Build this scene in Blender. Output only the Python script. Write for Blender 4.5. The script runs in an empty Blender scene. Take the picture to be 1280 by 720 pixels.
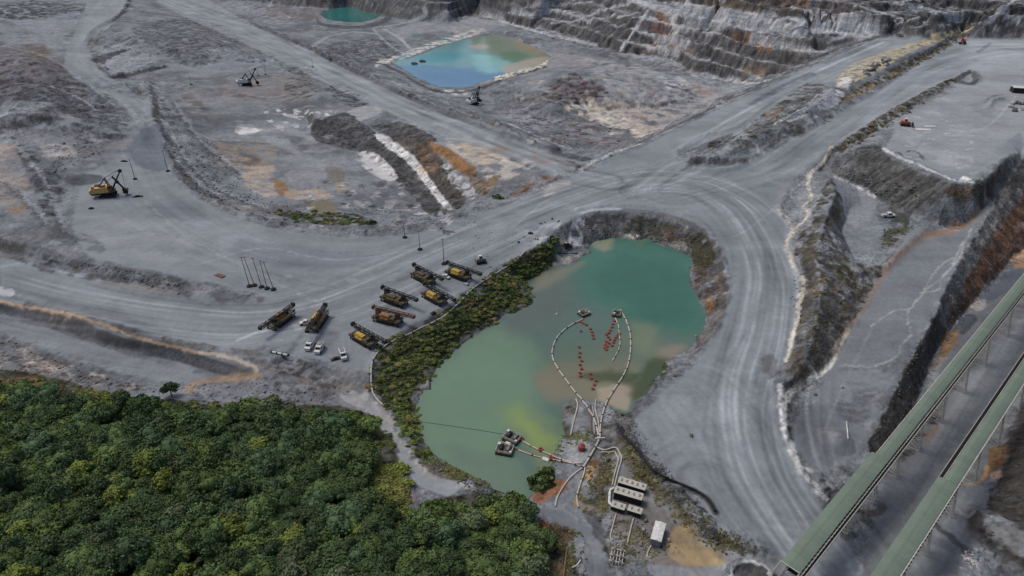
import bpy, math, random
import numpy as np
from mathutils import Vector, Matrix
from mathutils.geometry import delaunay_2d_cdt

# ------------------------------------------------------------------ scene, camera, light
scene = bpy.context.scene
COL = scene.collection
random.seed(7)
RNG = np.random.default_rng(7)
PITCH = math.radians(31.0); F = 853.33; H = 150.0
CP, SP = math.cos(PITCH), math.sin(PITCH)

cam = bpy.data.cameras.new("camera"); cam.lens = 24; cam.sensor_width = 36
cam.clip_start = 1; cam.clip_end = 60000
camo = bpy.data.objects.new("camera", cam); COL.objects.link(camo)
camo.location = (0, 0, H); camo.rotation_euler = (math.radians(90) - PITCH, 0, 0)
scene.camera = camo

SUN_EL, SUN_AZ = math.radians(58), math.radians(-60)     # high, veiled sun from the left
world = bpy.data.worlds.new("World"); scene.world = world; world.use_nodes = True
wn = world.node_tree.nodes; wl = world.node_tree.links
sky = wn.new('ShaderNodeTexSky'); sky.sky_type = 'NISHITA'; sky.sun_disc = False
sky.sun_elevation = SUN_EL; sky.sun_rotation = SUN_AZ
sky.air_density = 1.0; sky.dust_density = 4.0; sky.ozone_density = 1.0
bgn = wn['Background']; bgn.inputs['Strength'].default_value = 0.075
wl.new(sky.outputs[0], bgn.inputs[0])
sun = bpy.data.lights.new("sun", 'SUN'); sun.energy = 1.0; sun.angle = math.radians(18); sun.color = (1, .97, .9)
suno = bpy.data.objects.new("sun", sun); COL.objects.link(suno)
sd = Vector((math.sin(SUN_AZ) * math.cos(SUN_EL), math.cos(SUN_AZ) * math.cos(SUN_EL), math.sin(SUN_EL)))
suno.rotation_euler = sd.to_track_quat('Z', 'Y').to_euler()
suno.location = (0, 0, 400)
vs = scene.view_settings
vs.view_transform = 'Standard'; vs.look = 'None'; vs.gamma = 1; vs.exposure = 0.44

# ------------------------------------------------------------------ noise
_p = RNG.permutation(256); PERM = np.concatenate([_p, _p, _p])
_a = RNG.random(256) * 2 * np.pi; GX, GY = np.cos(_a), np.sin(_a)
def pn(x, y, s=0):
    x = x + s * 17.31; y = y - s * 9.77
    xi = np.floor(x); yi = np.floor(y); xf = x - xi; yf = y - yi
    xi = xi.astype(np.int64) & 255; yi = yi.astype(np.int64) & 255
    u = xf * xf * xf * (xf * (xf * 6 - 15) + 10); v = yf * yf * yf * (yf * (yf * 6 - 15) + 10)
    def g(ix, iy, fx, fy):
        h = PERM[PERM[ix] + iy]; return GX[h] * fx + GY[h] * fy
    a = g(xi, yi, xf, yf); b = g(xi + 1, yi, xf - 1, yf); c = g(xi, yi + 1, xf, yf - 1); d = g(xi + 1, yi + 1, xf - 1, yf - 1)
    return ((a + (b - a) * u) * (1 - v) + (c + (d - c) * u) * v) * 1.5
def fbm(x, y, o=4, s=0, g=.5):
    r = 0; a = 1; t = 0
    for k in range(o):
        r = r + a * pn(x * 2 ** k, y * 2 ** k, s + k * 3); t += a; a *= g
    return r / t
def ss(e0, e1, x):
    t = np.clip((x - e0) / (e1 - e0), 0, 1); return t * t * (3 - 2 * t)

# ------------------------------------------------------------------ survey points: picture point + height -> place on the ground
def ray(px, py):
    a = (px - 640) / F; b = (360 - py) / F
    return a, CP + b * SP, -SP + b * CP
def at(px, py, z=0.0):
    a, dy, dz = ray(px, py); t = (z - H) / dz
    return (a * t, dy * t, z)
def parse(s):
    return [tuple(float(c) for c in q.split(',')) for q in s.split()]

LINES = """
0,330,-1 60,345,-1 120,355,-1 200,378,-1 260,388,-1 330,395,-.5 420,390,0 480,350,0 560,320,0 640,290,0 720,262,0 800,245,0 860,250,0 910,275,-1 945,310,-1.5 965,360,-2.5 968,420,-4 955,480,-5 950,540,-6 965,600,-7.5 1000,660,-9 1030,715,-10 1050,760,-11
230,238,0 260,255,0 300,272,0 345,285,0 400,293,0 450,297,0 510,292,0 560,280,0 620,262,0 690,235,0 740,212,0
238,228,-4 270,242,-5 340,264,-6 400,277,-6 450,281,-6 520,272,-6 600,252,-5 660,232,-3 700,216,-1
-60,285,4 0,297,3 40,305,3 80,318,2.5 130,330,2 180,338,2 230,348,1 262,355,.5
-60,300,-1 0,311,-1 30,322,-1 80,336,-1 130,345,-1 180,354,-1 230,364,-1 300,372,-.5
80,200,3 100,230,2 180,260,1.5 260,300,1 350,315,.5 430,320,0
100,200,2 170,200,0 205,200,-.5 215,225,0
190,160,-2 150,120,-4 110,90,-5 90,60,-8 120,20,-12 160,-5,-14
-60,200,9 0,200,6 0,120,9 20,150,11 40,80,7 60,110,7 100,150,2 130,170,1
0,40,0 60,20,-8 0,0,-6 -100,60,5 60,60,-3
0,240,6 30,260,5 60,280,4
-300,300,8 -300,200,12 -300,120,12 -200,60,6
205,-10,-32 330,47,-26 420,90,-20 500,127,-15 600,168,-8 660,192,-4 720,207,0
225,-6,-31.5 350,42,-26 440,85,-20 520,122,-15 620,162,-8 690,187,-3 735,200,0
185,-6,-30 300,52,-25 400,100,-19 470,135,-14 560,172,-8 640,196,-4 700,212,0
260,-5,-34 380,42,-33.5 460,78,-33 540,113,-31 600,133,-30 640,152,-29 700,176,-26 745,192,-22
500,60,-33 560,30,-34 480,40,-34 400,20,-35 300,0,-34 640,42,-32 700,60,-31 770,75,-31 830,85,-31 900,110,-30 880,140,-29 800,168,-28 700,160,-29 650,105,-31 600,122,-31 560,112,-31
740,205,0 800,180,1 880,140,4 960,105,8 1020,80,11 1080,55,14 1120,42,15
760,188,-22 820,163,-26 880,130,-28 930,110,-27 990,88,-10 1060,58,6
880,165,3 1000,105,8 1100,58,13
850,205,1 900,170,4 960,140,7 1010,112,9 1060,85,11 1110,60,14 1150,50,15
930,205,1 990,175,4 1040,145,6 1100,110,8 1150,75,10 1200,45,12 1220,38,12
975,240,-1 1000,215,1 1040,185,4 1080,155,6 1130,125,8 1180,100,10 1200,90,10
900,192,5 960,163,9 1010,138,11 1050,108,13 1110,80,14 1180,52,15
1110,170,10 1130,140,10 1160,120,10 1200,90,10 1280,90,10 1400,90,10
1280,160,10 1240,190,10 1180,190,10
1280,50,11 1400,60,11
1040,190,5 1070,180,7 1100,178,10 1110,192,10 1150,212,10 1190,228,10 1215,231,10 1238,222,9 1250,208,9 1270,185,8
1035,218,-3 1060,230,-4 1095,250,-5 1125,264,-5 1150,276,-5 1190,287,-6 1215,275,-6 1236,250,-4
1075,250,-5 1090,290,-5.5 1110,268,-5 1120,300,-6 1080,300,-6
1150,300,-6.5 1180,320,-6.5 1120,350,-6.5 1090,400,-7 1080,440,-7 1130,420,-7 1060,480,-8 1020,520,-8.5 1050,540,-9 1010,560,-9 1040,600,-10
1035,222,4 1045,240,4 1030,280,4 1020,320,3 1025,370,2 1020,410,1 1005,450,-2 990,475,-4.5
1005,235,-1 990,270,-1.5 992,310,-2 1000,340,-2.5 995,400,-3.5 985,440,-5 975,470,-6 975,520,-7 990,580,-8
1062,262,-5 1052,290,-5 1065,320,-6 1100,332,-6 1085,370,-6.5 1060,410,-7 1040,450,-7.5 1010,490,-8
1280,185,6 1263,218,2 1242,252,-3 1228,280,-5 1205,318,-6 1185,355,-6 1172,390,-7 1155,424,-7 1133,460,-7.5 1115,500,-8.5 1095,535,-9.5 1085,560,-10.5
1330,275,-18 1280,313,-18 1258,331,-18 1227,367,-18 1202,393,-18 1187,413,-18 1166,444,-18 1148,495,-17 1130,540,-16 1110,575,-14.5 1100,600,-13
1320,350,-18 1290,370,-18 1250,450,-18 1200,500,-17.5 1170,560,-16 1130,620,-14 1090,660,-12 1100,720,-12
1180,700,-14 1200,640,-15 1220,600,-16 1240,550,-17 1280,480,-18
1300,440,-18 1270,520,-17 1250,560,-16.5 1245,610,-16 1225,640,-15 1222,670,-15 1270,720,-15
1380,450,-6 1320,540,-6 1305,600,-7 1310,650,-9
1400,300,-2 1500,500,-5 1400,700,-10 1400,200,8
692,285,0 712,274,0 740,268,-.5 780,265,-.8 820,270,-1 850,277,-1 880,288,-1.5 897,305,-2 908,330,-2.5 912,360,-3 908,385,-3.5 898,405,-4.5 882,430,-6 866,446,-7 850,458,-7.5 825,478,-8 800,505,-8.3 790,520,-8.5
690,312,-7 735,318,-9 700,322,-9
690,300,-5 715,300,-6
690,296,-1 662,313,-1 640,325,-1 618,338,-1 590,358,-1 560,383,-1 530,401,-1 500,413,-1 478,430,-1.5 466,455,-2 464,480,-3 472,498,-4 500,530,-5.5 520,560,-6 545,585,-6 580,600,-6.5 620,612,-8
440,492,-3.5 470,520,-4.5 500,560,-5 520,595,-5 560,608,-6 600,612,-7
-60,370,-2 0,378,-2 60,388,-2 110,405,-2 160,425,-2 220,435,-2 280,452,-2 325,465,-2.5
-60,382,-6 0,392,-6 60,405,-6 110,425,-6 160,440,-6 220,450,-6 270,468,-5.5 300,475,-5
0,420,-6 80,452,-6 130,465,-6 200,475,-6 250,480,-5.5
-60,430,-3 0,450,-3 60,468,-3 150,490,-3 250,500,-3 340,505,-3 430,500,-3.5 400,470,-3 360,450,-2
330,440,-.5 400,455,-1 460,470,-2
-60,360,-1.5 0,368,-1.5 100,395,-1.5 200,420,-1.5 300,440,-1
0,520,0 200,560,0 400,560,-2 490,590,-3 500,640,-3 600,650,-5 680,680,-6
0,640,8 200,700,8 400,720,4 600,760,0 0,760,12 -200,600,12 -200,480,5
670,638,-8 700,645,-8 730,660,-7.5 752,690,-7 755,730,-7
680,660,-7 700,720,-6 780,760,-7 950,760,-10
720,600,-7.5 740,560,-7.5 730,530,-8.5 712,520,-9 760,530,-8.5
790,640,-7 830,680,-8 870,700,-9 900,640,-7.5 860,600,-7 900,560,-6.5 850,520,-7
980,715,-10 920,690,-9
395,148,-12 430,138,-12 460,152,-12.5
388,163,-20 403,183,-20 440,192,-20
530,174,-6 560,186,-6 590,203,-6 612,221,-5
526,188,-12 547,203,-12 572,224,-11 595,244,-8
507,166,-11 534,187,-11 555,210,-10.5 575,240,-9.5
486,180,-17.5 509,202,-17.5 535,229,-16 560,258,-11
463,166,-16 493,187,-16 523,209,-16 552,242,-14
442,190,-22 468,213,-22 498,239,-20 538,265,-12
300,150,-14 350,180,-18 400,210,-19 450,230,-17.5 380,240,-17 330,220,-15 270,200,-12 250,160,-10 230,120,-10 280,112,-12 330,112,-14 350,130,-15 380,130,-15 250,90,-14 220,60,-14
200,40,-14 260,45,-18 180,60,-12 150,20,-14 200,15,-20 220,80,-12 200,110,-9
520,-2,-34 560,9,-34 600,20,-33 640,32,-32 690,46,-32 745,60,-31.5 772,68,-31 809,71,-31 835,79,-31 864,92,-31 904,98,-30 935,108,-28
780,-3,13 825,9,13 859,17,13 904,25,14 970,31,15 1040,37,16 1100,43,16
800,-3,13.5 840,8,13.5 875,15,13.5 920,22,14 1000,32,15.5 1080,38,16 1150,41,16 1200,32,14 1280,42,12 1400,45,12
560,-12,-22 600,-10,-12 640,-8,-4 700,-8,6 760,-8,12
860,-2,32 900,-5,38 960,0,40 1040,4,40 1100,12,38 1150,18,34 1200,8,38 1280,8,40 1400,10,40
560,-75,0 300,-75,0 100,-75,-5 -200,-75,0 700,-45,45 1000,-45,60 1400,-45,60
-200,-14,-20 60,-14,-22 200,-18,-33 350,-18,-36 480,-16,-36 540,-14,-36
100,5,-13 60,0,-10
"""
SHORE = parse("656,354 658,349 670,343 680,338 688,332 700,334 716,331 727,321 738,315 737,308 745,301 755,300 764,296 780,297 798,300 809,296 825,307 846,312 864,320 866,330 863,338 862,354 870,368 878,382 884,392 883,402 878,415 868,428 859,436 851,444 840,448 830,454 828,464 818,474 809,487 797,500 790,510 782,518 772,514 758,507 745,503 733,500 722,497 712,500 704,508 702,529 706,542 700,551 695,564 693,575 684,586 674,590 667,604 666,617 656,627 640,622 620,613 605,605 585,593 560,581 545,571 532,556 523,540 520,520 522,505 524,495 530,487 540,488 540,474 545,463 552,452 570,436 594,418 618,405 631,392 648,387 662,380 666,372 661,362")
BLUE = parse("490,78 504,86 523,99 551,109 581,110 600,105 622,96 649,88 678,80 690,72 684,66 671,61 667,58 649,51 619,42 592,47 555,56 531,66 510,73")
TEAL = parse("399,18 412,11 436,8 457,15 478,18 470,24 452,28 431,28 410,25")
ZW, ZB, ZT = -10.0, -34.0, -35.6

tin = []
def densify(pts, step=6.0):
    w = [Vector(at(*p)) for p in pts]; out = [w[0]]
    for a, b in zip(w, w[1:]):
        st = max(step, (a + b).length * .006)
        n = max(1, int((b - a).length / st)); n = min(n, 60)
        for k in range(1, n + 1): out.append(a.lerp(b, k / n))
    return out
for ln in LINES.strip().splitlines():
    tin += densify(parse(ln))
tin += densify([(x, y, ZW) for x, y in SHORE + SHORE[:1]], 5)
tin += densify([(x, y, ZB) for x, y in BLUE + BLUE[:1]], 10)
tin += densify([(x, y, ZT) for x, y in TEAL + TEAL[:1]], 10)
for x, y, z in ((-60000, -2000, 10), (60000, -2000, 0), (-60000, 40000, 60), (60000, 40000, 60), (-3000, 500, 20), (3000, 500, 20), (0, 4000, 60), (-3000, 3000, 40), (3000, 3000, 60), (-200, 0, 20), (200, 0, -8), (0, -300, 10), (-700, 100, 15), (700, 100, 0)):
    tin.append(Vector((x, y, z)))

# ------------------------------------------------------------------ ground grid, finer where the picture looks closer
U = np.concatenate([np.array([-1500, -1150, -850, -620, -450, -330, -240, -180, -140, -110, -85]), np.arange(-65, 1345.1, 1.22), np.array([1360, 1385, 1415, 1455, 1520, 1610, 1730, 1900, 2120, 2430, 2780])])
V = np.concatenate([np.array([-140, -132, -122, -110, -96, -84, -74, -66, -59, -53, -48, -44]), np.arange(-41, 60, .27), np.arange(60, 150, .55), np.arange(150, 775, 1.05), np.array([780, 790, 805, 825, 850, 885, 930, 990, 1070, 1200])])
def uv2xy(u, v):
    a = (u - 640) / F; b = (360 - v) / F; t = H / (SP - b * CP)
    return a * t, (CP + b * SP) * t
def xy2uv(x, y):
    zc = y * CP + H * SP
    return 640 + F * x / zc, 360 - F * (y * SP - H * CP) / zc
UU, VV = np.meshgrid(U, V)
X, Y = uv2xy(UU, VV)
NV, NU = X.shape
pts2 = {}
for p in tin:
    k = (round(p.x * 2), round(p.y * 2))
    pts2.setdefault(k, p)
P = list(pts2.values())
res = delaunay_2d_cdt([Vector((p.x, p.y)) for p in P], [], [], 0, 1e-4)
cv, tris, orig = res[0], res[2], res[3]
_px = np.array([p.x for p in P]); _py = np.array([p.y for p in P])
cz = [P[o[0]].z if o else P[int(np.argmin((_px - c.x) ** 2 + (_py - c.y) ** 2))].z for o, c in zip(orig, cv)]
print('unsourced', sum(1 for o in orig if not o))
Z = np.zeros_like(X)
for t in tris:
    a, b, c = (cv[i] for i in t); za, zb, zc = (cz[i] for i in t)
    us, vs_ = [], []
    ok = True
    for q in (a, b, c):
        if q.y * CP + H * SP < 5: ok = False; break
        u, v = xy2uv(q.x, q.y); us.append(u); vs_.append(v)
    if ok:
        i0, i1 = np.searchsorted(V, min(vs_)), np.searchsorted(V, max(vs_), 'right')
        j0, j1 = np.searchsorted(U, min(us)), np.searchsorted(U, max(us), 'right')
        i0 = max(i0 - 1, 0); j0 = max(j0 - 1, 0); i1 += 1; j1 += 1
    else:
        i0, i1, j0, j1 = 0, NV, 0, NU
    xs = X[i0:i1, j0:j1]; ys = Y[i0:i1, j0:j1]
    if xs.size == 0: continue
    d = (b.y - c.y) * (a.x - c.x) + (c.x - b.x) * (a.y - c.y)
    if abs(d) < 1e-9: continue
    l1 = ((b.y - c.y) * (xs - c.x) + (c.x - b.x) * (ys - c.y)) / d
    l2 = ((c.y - a.y) * (xs - c.x) + (a.x - c.x) * (ys - c.y)) / d
    l3 = 1 - l1 - l2
    m = (l1 >= -1e-6) & (l2 >= -1e-6) & (l3 >= -1e-6)
    Z[i0:i1, j0:j1][m] = (l1 * za + l2 * zb + l3 * zc)[m]
def smooth(A, n):
    for _ in range(n):
        B = A.copy()
        B[1:-1] = (A[:-2] + 2 * A[1:-1] + A[2:]) / 4; C_ = B.copy()
        C_[:, 1:-1] = (B[:, :-2] + 2 * B[:, 1:-1] + B[:, 2:]) / 4; A = C_
    return A
Z = smooth(Z, 3)

def height(x, y):
    u, v = xy2uv(x, y)
    j = np.clip(np.searchsorted(U, u) - 1, 0, NU - 2); i = np.clip(np.searchsorted(V, v) - 1, 0, NV - 2)
    fu = np.clip((u - U[j]) / (U[j + 1] - U[j]), 0, 1); fv = np.clip((v - V[i]) / (V[i + 1] - V[i]), 0, 1)
    return (Z[i, j] * (1 - fu) + Z[i, j + 1] * fu) * (1 - fv) + (Z[i + 1, j] * (1 - fu) + Z[i + 1, j + 1] * fu) * fv
def hit(px, py):
    """where the line of sight through a picture point meets the ground"""
    a, dy, dz = ray(px, py)
    if dz > -.02: dz = -.02
    t0 = (75 - H) / dz; t1 = (-45 - H) / dz
    t = np.linspace(t0, t1, 1500); h = height(a * t, dy * t); z = H + dz * t
    k = np.argmax(z <= h)
    if k == 0: k = len(t) - 1
    ta, tb = t[k - 1], t[k]
    for _ in range(14):
        tm = (ta + tb) / 2
        if H + dz * tm <= height(np.array(a * tm), np.array(dy * tm)): tb = tm
        else: ta = tm
    x, y = a * tb, dy * tb
    return Vector((x, y, float(height(np.array(x), np.array(y)))))
_hc = {}
def hitxy(px, py):
    k = (px, py)
    if k not in _hc: p = hit(px, py); _hc[k] = (p.x, p.y)
    return _hc[k]
def curve(pts, n=4):
    """smooth a picture polyline (Catmull-Rom)"""
    p = [np.array(q) for q in pts]; p = [2 * p[0] - p[1]] + p + [2 * p[-1] - p[-2]]; out = []
    for i in range(1, len(p) - 2):
        for k in range(n):
            t = k / n
            out.append(tuple(.5 * ((2 * p[i]) + (p[i + 1] - p[i - 1]) * t + (2 * p[i - 1] - 5 * p[i] + 4 * p[i + 1] - p[i + 2]) * t * t + (3 * p[i] - p[i - 1] - 3 * p[i + 1] + p[i + 2]) * t ** 3)))
    out.append(tuple(p[-2])); return out
def window(w, pad):
    cs = [xy2uv(x + i * pad, max(y + j * pad, 20)) for x, y in w for i in (-1, 1) for j in (-1, 1)]
    j0 = max(np.searchsorted(U, min(c[0] for c in cs)) - 1, 0); j1 = np.searchsorted(U, max(c[0] for c in cs)) + 1
    i0 = max(np.searchsorted(V, min(c[1] for c in cs)) - 1, 0); i1 = np.searchsorted(V, max(c[1] for c in cs)) + 1
    return slice(i0, i1), slice(j0, j1)
def polydist(xs, ys, w, closed=True, along=False):
    """distance to a ground line (negative inside a closed one); also the run along it and the side"""
    best = np.full(xs.shape, 1e18); inside = np.zeros(xs.shape, bool); run = np.zeros(xs.shape); side = np.ones(xs.shape); acc = 0
    n = len(w)
    for i in range(n if closed else n - 1):
        ax, ay = w[i]; bx, by = w[(i + 1) % n]
        dx, dy = bx - ax, by - ay; L = dx * dx + dy * dy + 1e-12
        t = np.clip(((xs - ax) * dx + (ys - ay) * dy) / L, 0, 1)
        d = (xs - ax - t * dx) ** 2 + (ys - ay - t * dy) ** 2
        m = d < best; best = np.where(m, d, best)
        if along:
            run = np.where(m, acc + t * L ** .5, run); side = np.where(m, np.sign(dx * (ys - ay) - dy * (xs - ax)), side)
        acc += L ** .5
        if closed and ay != by:
            inside ^= ((ay > ys) != (by > ys)) & (xs < (bx - ax) * (ys - ay) / (by - ay) + ax)
    best = np.sqrt(best)
    if along: return best, run, side
    return np.where(inside, -best, best) if closed else best

# ------------------------------------------------------------------ relief: benches, berms, mounds, gullies
NA = fbm(X / 40, Y / 40, 4, 1); NB = fbm(X / 9, Y / 9, 4, 5); NC = fbm(X / 2.6, Y / 2.6, 3, 9); ND = fbm(X / 120, Y / 120, 3, 13)

def region(pts, soft, pad=None, edge=0):
    w = [hitxy(*q) for q in pts]; pad = pad or soft * 2 + 4 + edge
    s = window(w, pad); d = polydist(X[s], Y[s], w)
    if edge: d = d + NB[s] * edge + NC[s] * edge * .3
    return s, 1 - ss(-soft, soft, d), d
_relief = []; BENCH = []
def terrace(pts, z0, hb, phase=.4, amt=1.0):
    s, m, _ = region(parse(pts), 8)
    zz = Z[s] + NA[s] * 5 + NB[s] * 1.6 + ND[s] * 6; amt = amt * (.35 + .65 * ss(-.35, .1, fbm(X[s] / 50, Y[s] / 50, 3, 57))); k = (zz - z0) / hb; f = k - np.floor(k)
    zt = z0 + hb * (np.floor(k) + ss(phase, .96, f))
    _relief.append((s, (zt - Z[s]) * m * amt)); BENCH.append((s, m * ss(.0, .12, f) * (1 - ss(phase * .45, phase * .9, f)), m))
terrace("520,5 640,32 690,46 772,68 864,92 935,108 1000,80 1090,44 970,30 860,18 790,0 700,-20 520,-20", -31, 10.5, .42, .9)
terrace("800,0 860,15 1000,33 1080,37 1150,40 1200,30 1290,40 1330,0 1200,-25 850,-25", 14, 9, .42, .9)
for s, d in _relief: Z[s] += d

def berm(pts, h=1.6, w=3.0, rough=.5, n=4):
    c = [hitxy(*q) for q in curve(parse(pts), n)]
    s = window(c, w * 3); d = polydist(X[s], Y[s], c, False)
    return s, h * np.exp(-(d / w) ** 2 * 1.3) * (1 + rough * (NB[s] + NC[s]))
BERMS = [("230,234 260,250 300,267 345,280 400,288 450,291 510,286 560,274 620,256", 1.6, 3.5),
 ("640,246 690,228 735,205 800,177 880,137 960,103 1020,78 1085,50", 1.5, 3.5),
 ("185,105 190,130 196,160 205,180 215,205 232,232", 2.0, 4),
 ("230,2 350,43 440,86 520,124 620,164 690,190", 2.2, 5), ("725,262 760,258 800,258 840,265 872,278 886,292 900,318 906,350", 1.0, 2.5),
 ("30,322 130,346 230,364 310,372", 1.0, 4), ("0,366 60,380 120,400 180,418 240,432 300,445 335,452", .4, 1.6),
 ("110,76 130,88 140,97 204,84", 2.5, 4), ("110,78 160,62 168,55 140,45 125,38", 1.5, 4), ("110,52 115,40 150,18 160,0", 2.5, 5),
 ("985,235 975,262 988,285 993,330 1000,352", 1.0, 2.5), ("846,190 870,172 905,165 940,150", 1.5, 3), ("845,200 880,201 928,203", 1.8, 3), ("850,205 880,213 915,211 930,203", 1.2, 3),
 ("1200,95 1215,90 1222,100 1212,105 1195,103", 2, 2.5), ("1030,195 1080,165 1130,135 1175,108 1200,98", 2.5, 5),
 ("1235,135 1240,127 1252,124", 2, 2.5), ("490,82 504,90 523,102 551,112 581,113 602,108 624,99 651,91 682,82", 1.0, 5),
 ("775,545 800,575 830,605 860,640 900,668 950,690", 2.2, 4), ("775,535 800,565 820,590 850,605 880,620 893,640", .5, 1.2), ("460,500 463,470 466,450 478,428", .6, 1.5),
 ("1020,590 1032,612 1060,600", 1, 2), ("975,480 978,520 985,560 1005,600 1030,622", .9, 2.5), ("905,712 920,702 945,705 960,718", 1.5, 2), ("1218,640 1225,680 1250,700 1290,712", 1.5, 3),
 ("0,420 60,438 110,458 170,474", 1.2, 4), ("1075,345 1110,330 1140,300 1160,285", 1.5, 3)]
for b in BERMS:
    s, d = berm(*b); Z[s] += d
def mound(px, py, r, h, sx=1.0, ang=0):
    x, y = hitxy(px, py); s = window([(x, y)], r * 2.5 * max(1, sx)); dx = X[s] - x; dy = Y[s] - y
    c, q = math.cos(ang), math.sin(ang); a = (dx * c + dy * q) / sx; b = -dx * q + dy * c
    d = np.sqrt(a * a + b * b) / r + NB[s] * .25
    Z[s] += h * np.clip(1 - d, 0, 1) ** .9 * (1 + .3 * NB[s])
for m in ((725, 112, 75, 17, 1.5, -.2), (230, 60, 60, 13, 1.9, -.4), (60, 110, 60, 12, 2.2, -.5), (20, 85, 50, 10, 2, 0), (110, 160, 26, 6, 2, .1), (60, 155, 26, 5, 2, 0), (100, 205, 16, 3, 1.5, 0), (262, 75, 45, 6, 1.3, 0), (405, 125, 22, 5, 1.4, 0), (375, 108, 22, 4, 1.5, 0), (365, 88, 14, 3, 1.5, 0),
          (440, 62, 26, 6, 1.4, .2), (480, 55, 24, 5), (350, 18, 30, 4, 2, 0), (30, 18, 50, 10, 1.6, 0), (60, 240, 9, 3), (55, 222, 12, 4), (100, 220, 8, 1.5, 1.6, 0),
          (640, 165, 40, 6, 1.6, 0), (680, 140, 40, 5, 1.5, 0), (690, 185, 8, 3), (665, 222, 9, 3), (840, 60, 40, 6), (900, 15, 60, 5), (245, 118, 20, 3), (262, 148, 16, 3, 1.6, 0), (340, 262, 10, 3, 1.5, 0), (500, 270, 9, 2.5), (690, 132, 26, 6, 1.4, 0),
          (1046, 550, 6, 2.5), (1060, 400, 5, 1.5), (1220, 700, 6, 1.5), (935, 712, 7, -1.5), (870, 690, 9, -.6), (600, 255, 7, 2, 2, .3), (620, 240, 7, 2, 1.5, .3), (1000, 135, 14, 3), (975, 155, 12, 2.5), (1245, 660, 7, 3, 1.6, -.6)):
    mound(*m)

# flat driven ground carries less relief than broken ground
SM = np.zeros_like(Z)
FLATS = ["0,322 80,338 180,355 230,366 310,375 330,368 262,353 180,336 110,322 90,290 95,250 110,215 165,195 180,150 150,120 120,110 85,100 80,70 110,0 160,0 140,30 110,60 120,80 160,110 186,130 200,180 215,215 240,245 300,274 345,286 400,295 450,298 520,292 560,280 640,255 720,220 800,185 900,135 1000,90 1100,46 1160,48 1060,88 960,142 930,160 845,192 860,208 930,205 1000,172 1100,112 1200,48 1290,45 1290,180 1240,205 1215,222 1190,222 1150,205 1115,185 1130,145 1170,115 1130,128 1040,185 990,225 975,260 990,310 1003,345 990,440 965,470 975,540 1020,620 1080,720 960,720 900,680 880,620 850,600 800,560 795,525 830,490 870,455 905,405 917,360 905,310 880,285 820,262 740,262 690,290 660,312 600,345 560,380 480,425 460,465 400,450 330,430 300,440 200,418 100,392 0,366",
         "190,0 230,0 350,45 520,125 690,190 735,205 690,214 560,172 400,100 300,50", "0,396 60,408 160,444 260,470 250,478 170,472 80,448 0,415",
         "1070,255 1120,275 1130,300 1085,370 1060,420 1020,500 990,540 1020,600 1080,560 1110,490 1170,380 1210,300 1240,250 1200,290 1150,285",
         "1270,330 1200,410 1150,520 1100,620 1080,720 1200,720 1225,650 1250,540 1290,450 1290,330", "660,632 700,636 745,662 765,720 740,720 730,680 695,655", "440,488 470,510 505,560 530,595 585,605 560,620 520,605 480,540",
         "780,610 830,640 900,690 870,720 800,700 760,650"]
for f in FLATS:
    s, m, _ = region(parse(f), 2.5, edge=2); SM[s] = np.maximum(SM[s], m)

for f, a in (("100,0 240,0 330,60 300,90 220,110 200,100 190,60 140,30", .55), ("210,115 300,85 400,95 480,140 440,190 380,230 330,200 260,190 220,150", .6), ("300,190 440,190 470,260 420,290 340,275 290,230", .45), ("0,180 70,180 50,230 70,290 0,290", .4), ("70,170 180,160 200,210 90,260 80,220", .6),
             ("390,0 620,10 640,60 480,95 330,40", .5), ("640,60 760,60 900,110 880,140 760,180 640,120", .45), ("540,170 660,180 700,215 640,235 590,205", .5), ("440,185 520,210 550,262 480,280 450,240", .5), ("560,110 720,90 760,150 720,195 600,150", .3), ("230,470 470,475 450,520 250,515", .6), ("0,425 230,482 210,505 0,470", .4), ("690,500 800,510 860,690 700,700 660,640 720,600", .4), ("1030,220 1100,240 1100,320 1050,300", .6),
             ("880,160 1000,105 1100,60 1200,40 1060,130 950,180", .3), ("0,0 110,10 90,80 130,180 0,175", .4), ("0,366 110,393 220,422 330,446 335,478 280,478 180,455 60,414 0,402", .88), ("0,300 130,330 234,350 234,368 130,354 0,322", .6)):
    s, m, _ = region(parse(f), 6, edge=5); SM[s] = np.maximum(SM[s], m * a)

def grads(A):
    du = np.gradient(A, axis=1) / np.gradient(X, axis=1)
    dv = np.gradient(A, axis=0); xv = np.gradient(X, axis=0); yv = np.gradient(Y, axis=0)
    return du, (dv - du * xv) / yv
Zs = smooth(Z, 6); gx, gy = grads(Zs); SL = np.sqrt(gx * gx + gy * gy); hx, hy = gx / (SL + 1e-6), gy / (SL + 1e-6)
def streak(wl, ln, seed, n=9):
    r = 0
    for k in range(n):
        o = (k / (n - 1) - .5) * ln; r = r + pn((X + hx * o) / wl, (Y + hy * o) / wl, seed)
    return r / n * 2.2
S1 = streak(2.2, 14, 31); S2 = streak(6, 36, 41)
SLM = ss(.18, .6, SL); DIST = np.sqrt(X * X + Y * Y)
FARK = np.clip(DIST / 350, .6, 2.4)
rough = (1 - SM * .93)
RID = 1 - np.abs(fbm(X / 22, Y / 22, 4, 21)) * 2.6
Z += rough * (NB * .8 + NC * .3 + (RID - .4) * .7 * FARK) + SLM * rough * (S1 * .18 + S2 * .8 * np.clip(FARK, .6, 1.2) + NB * .9 * FARK) + ND * .4 * SM + NA * .25
Z = np.where(VV < -60, Z + fbm(X / 900, Y / 900, 4, 3) * 60 * ss(1500, 4000, DIST), Z)
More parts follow.
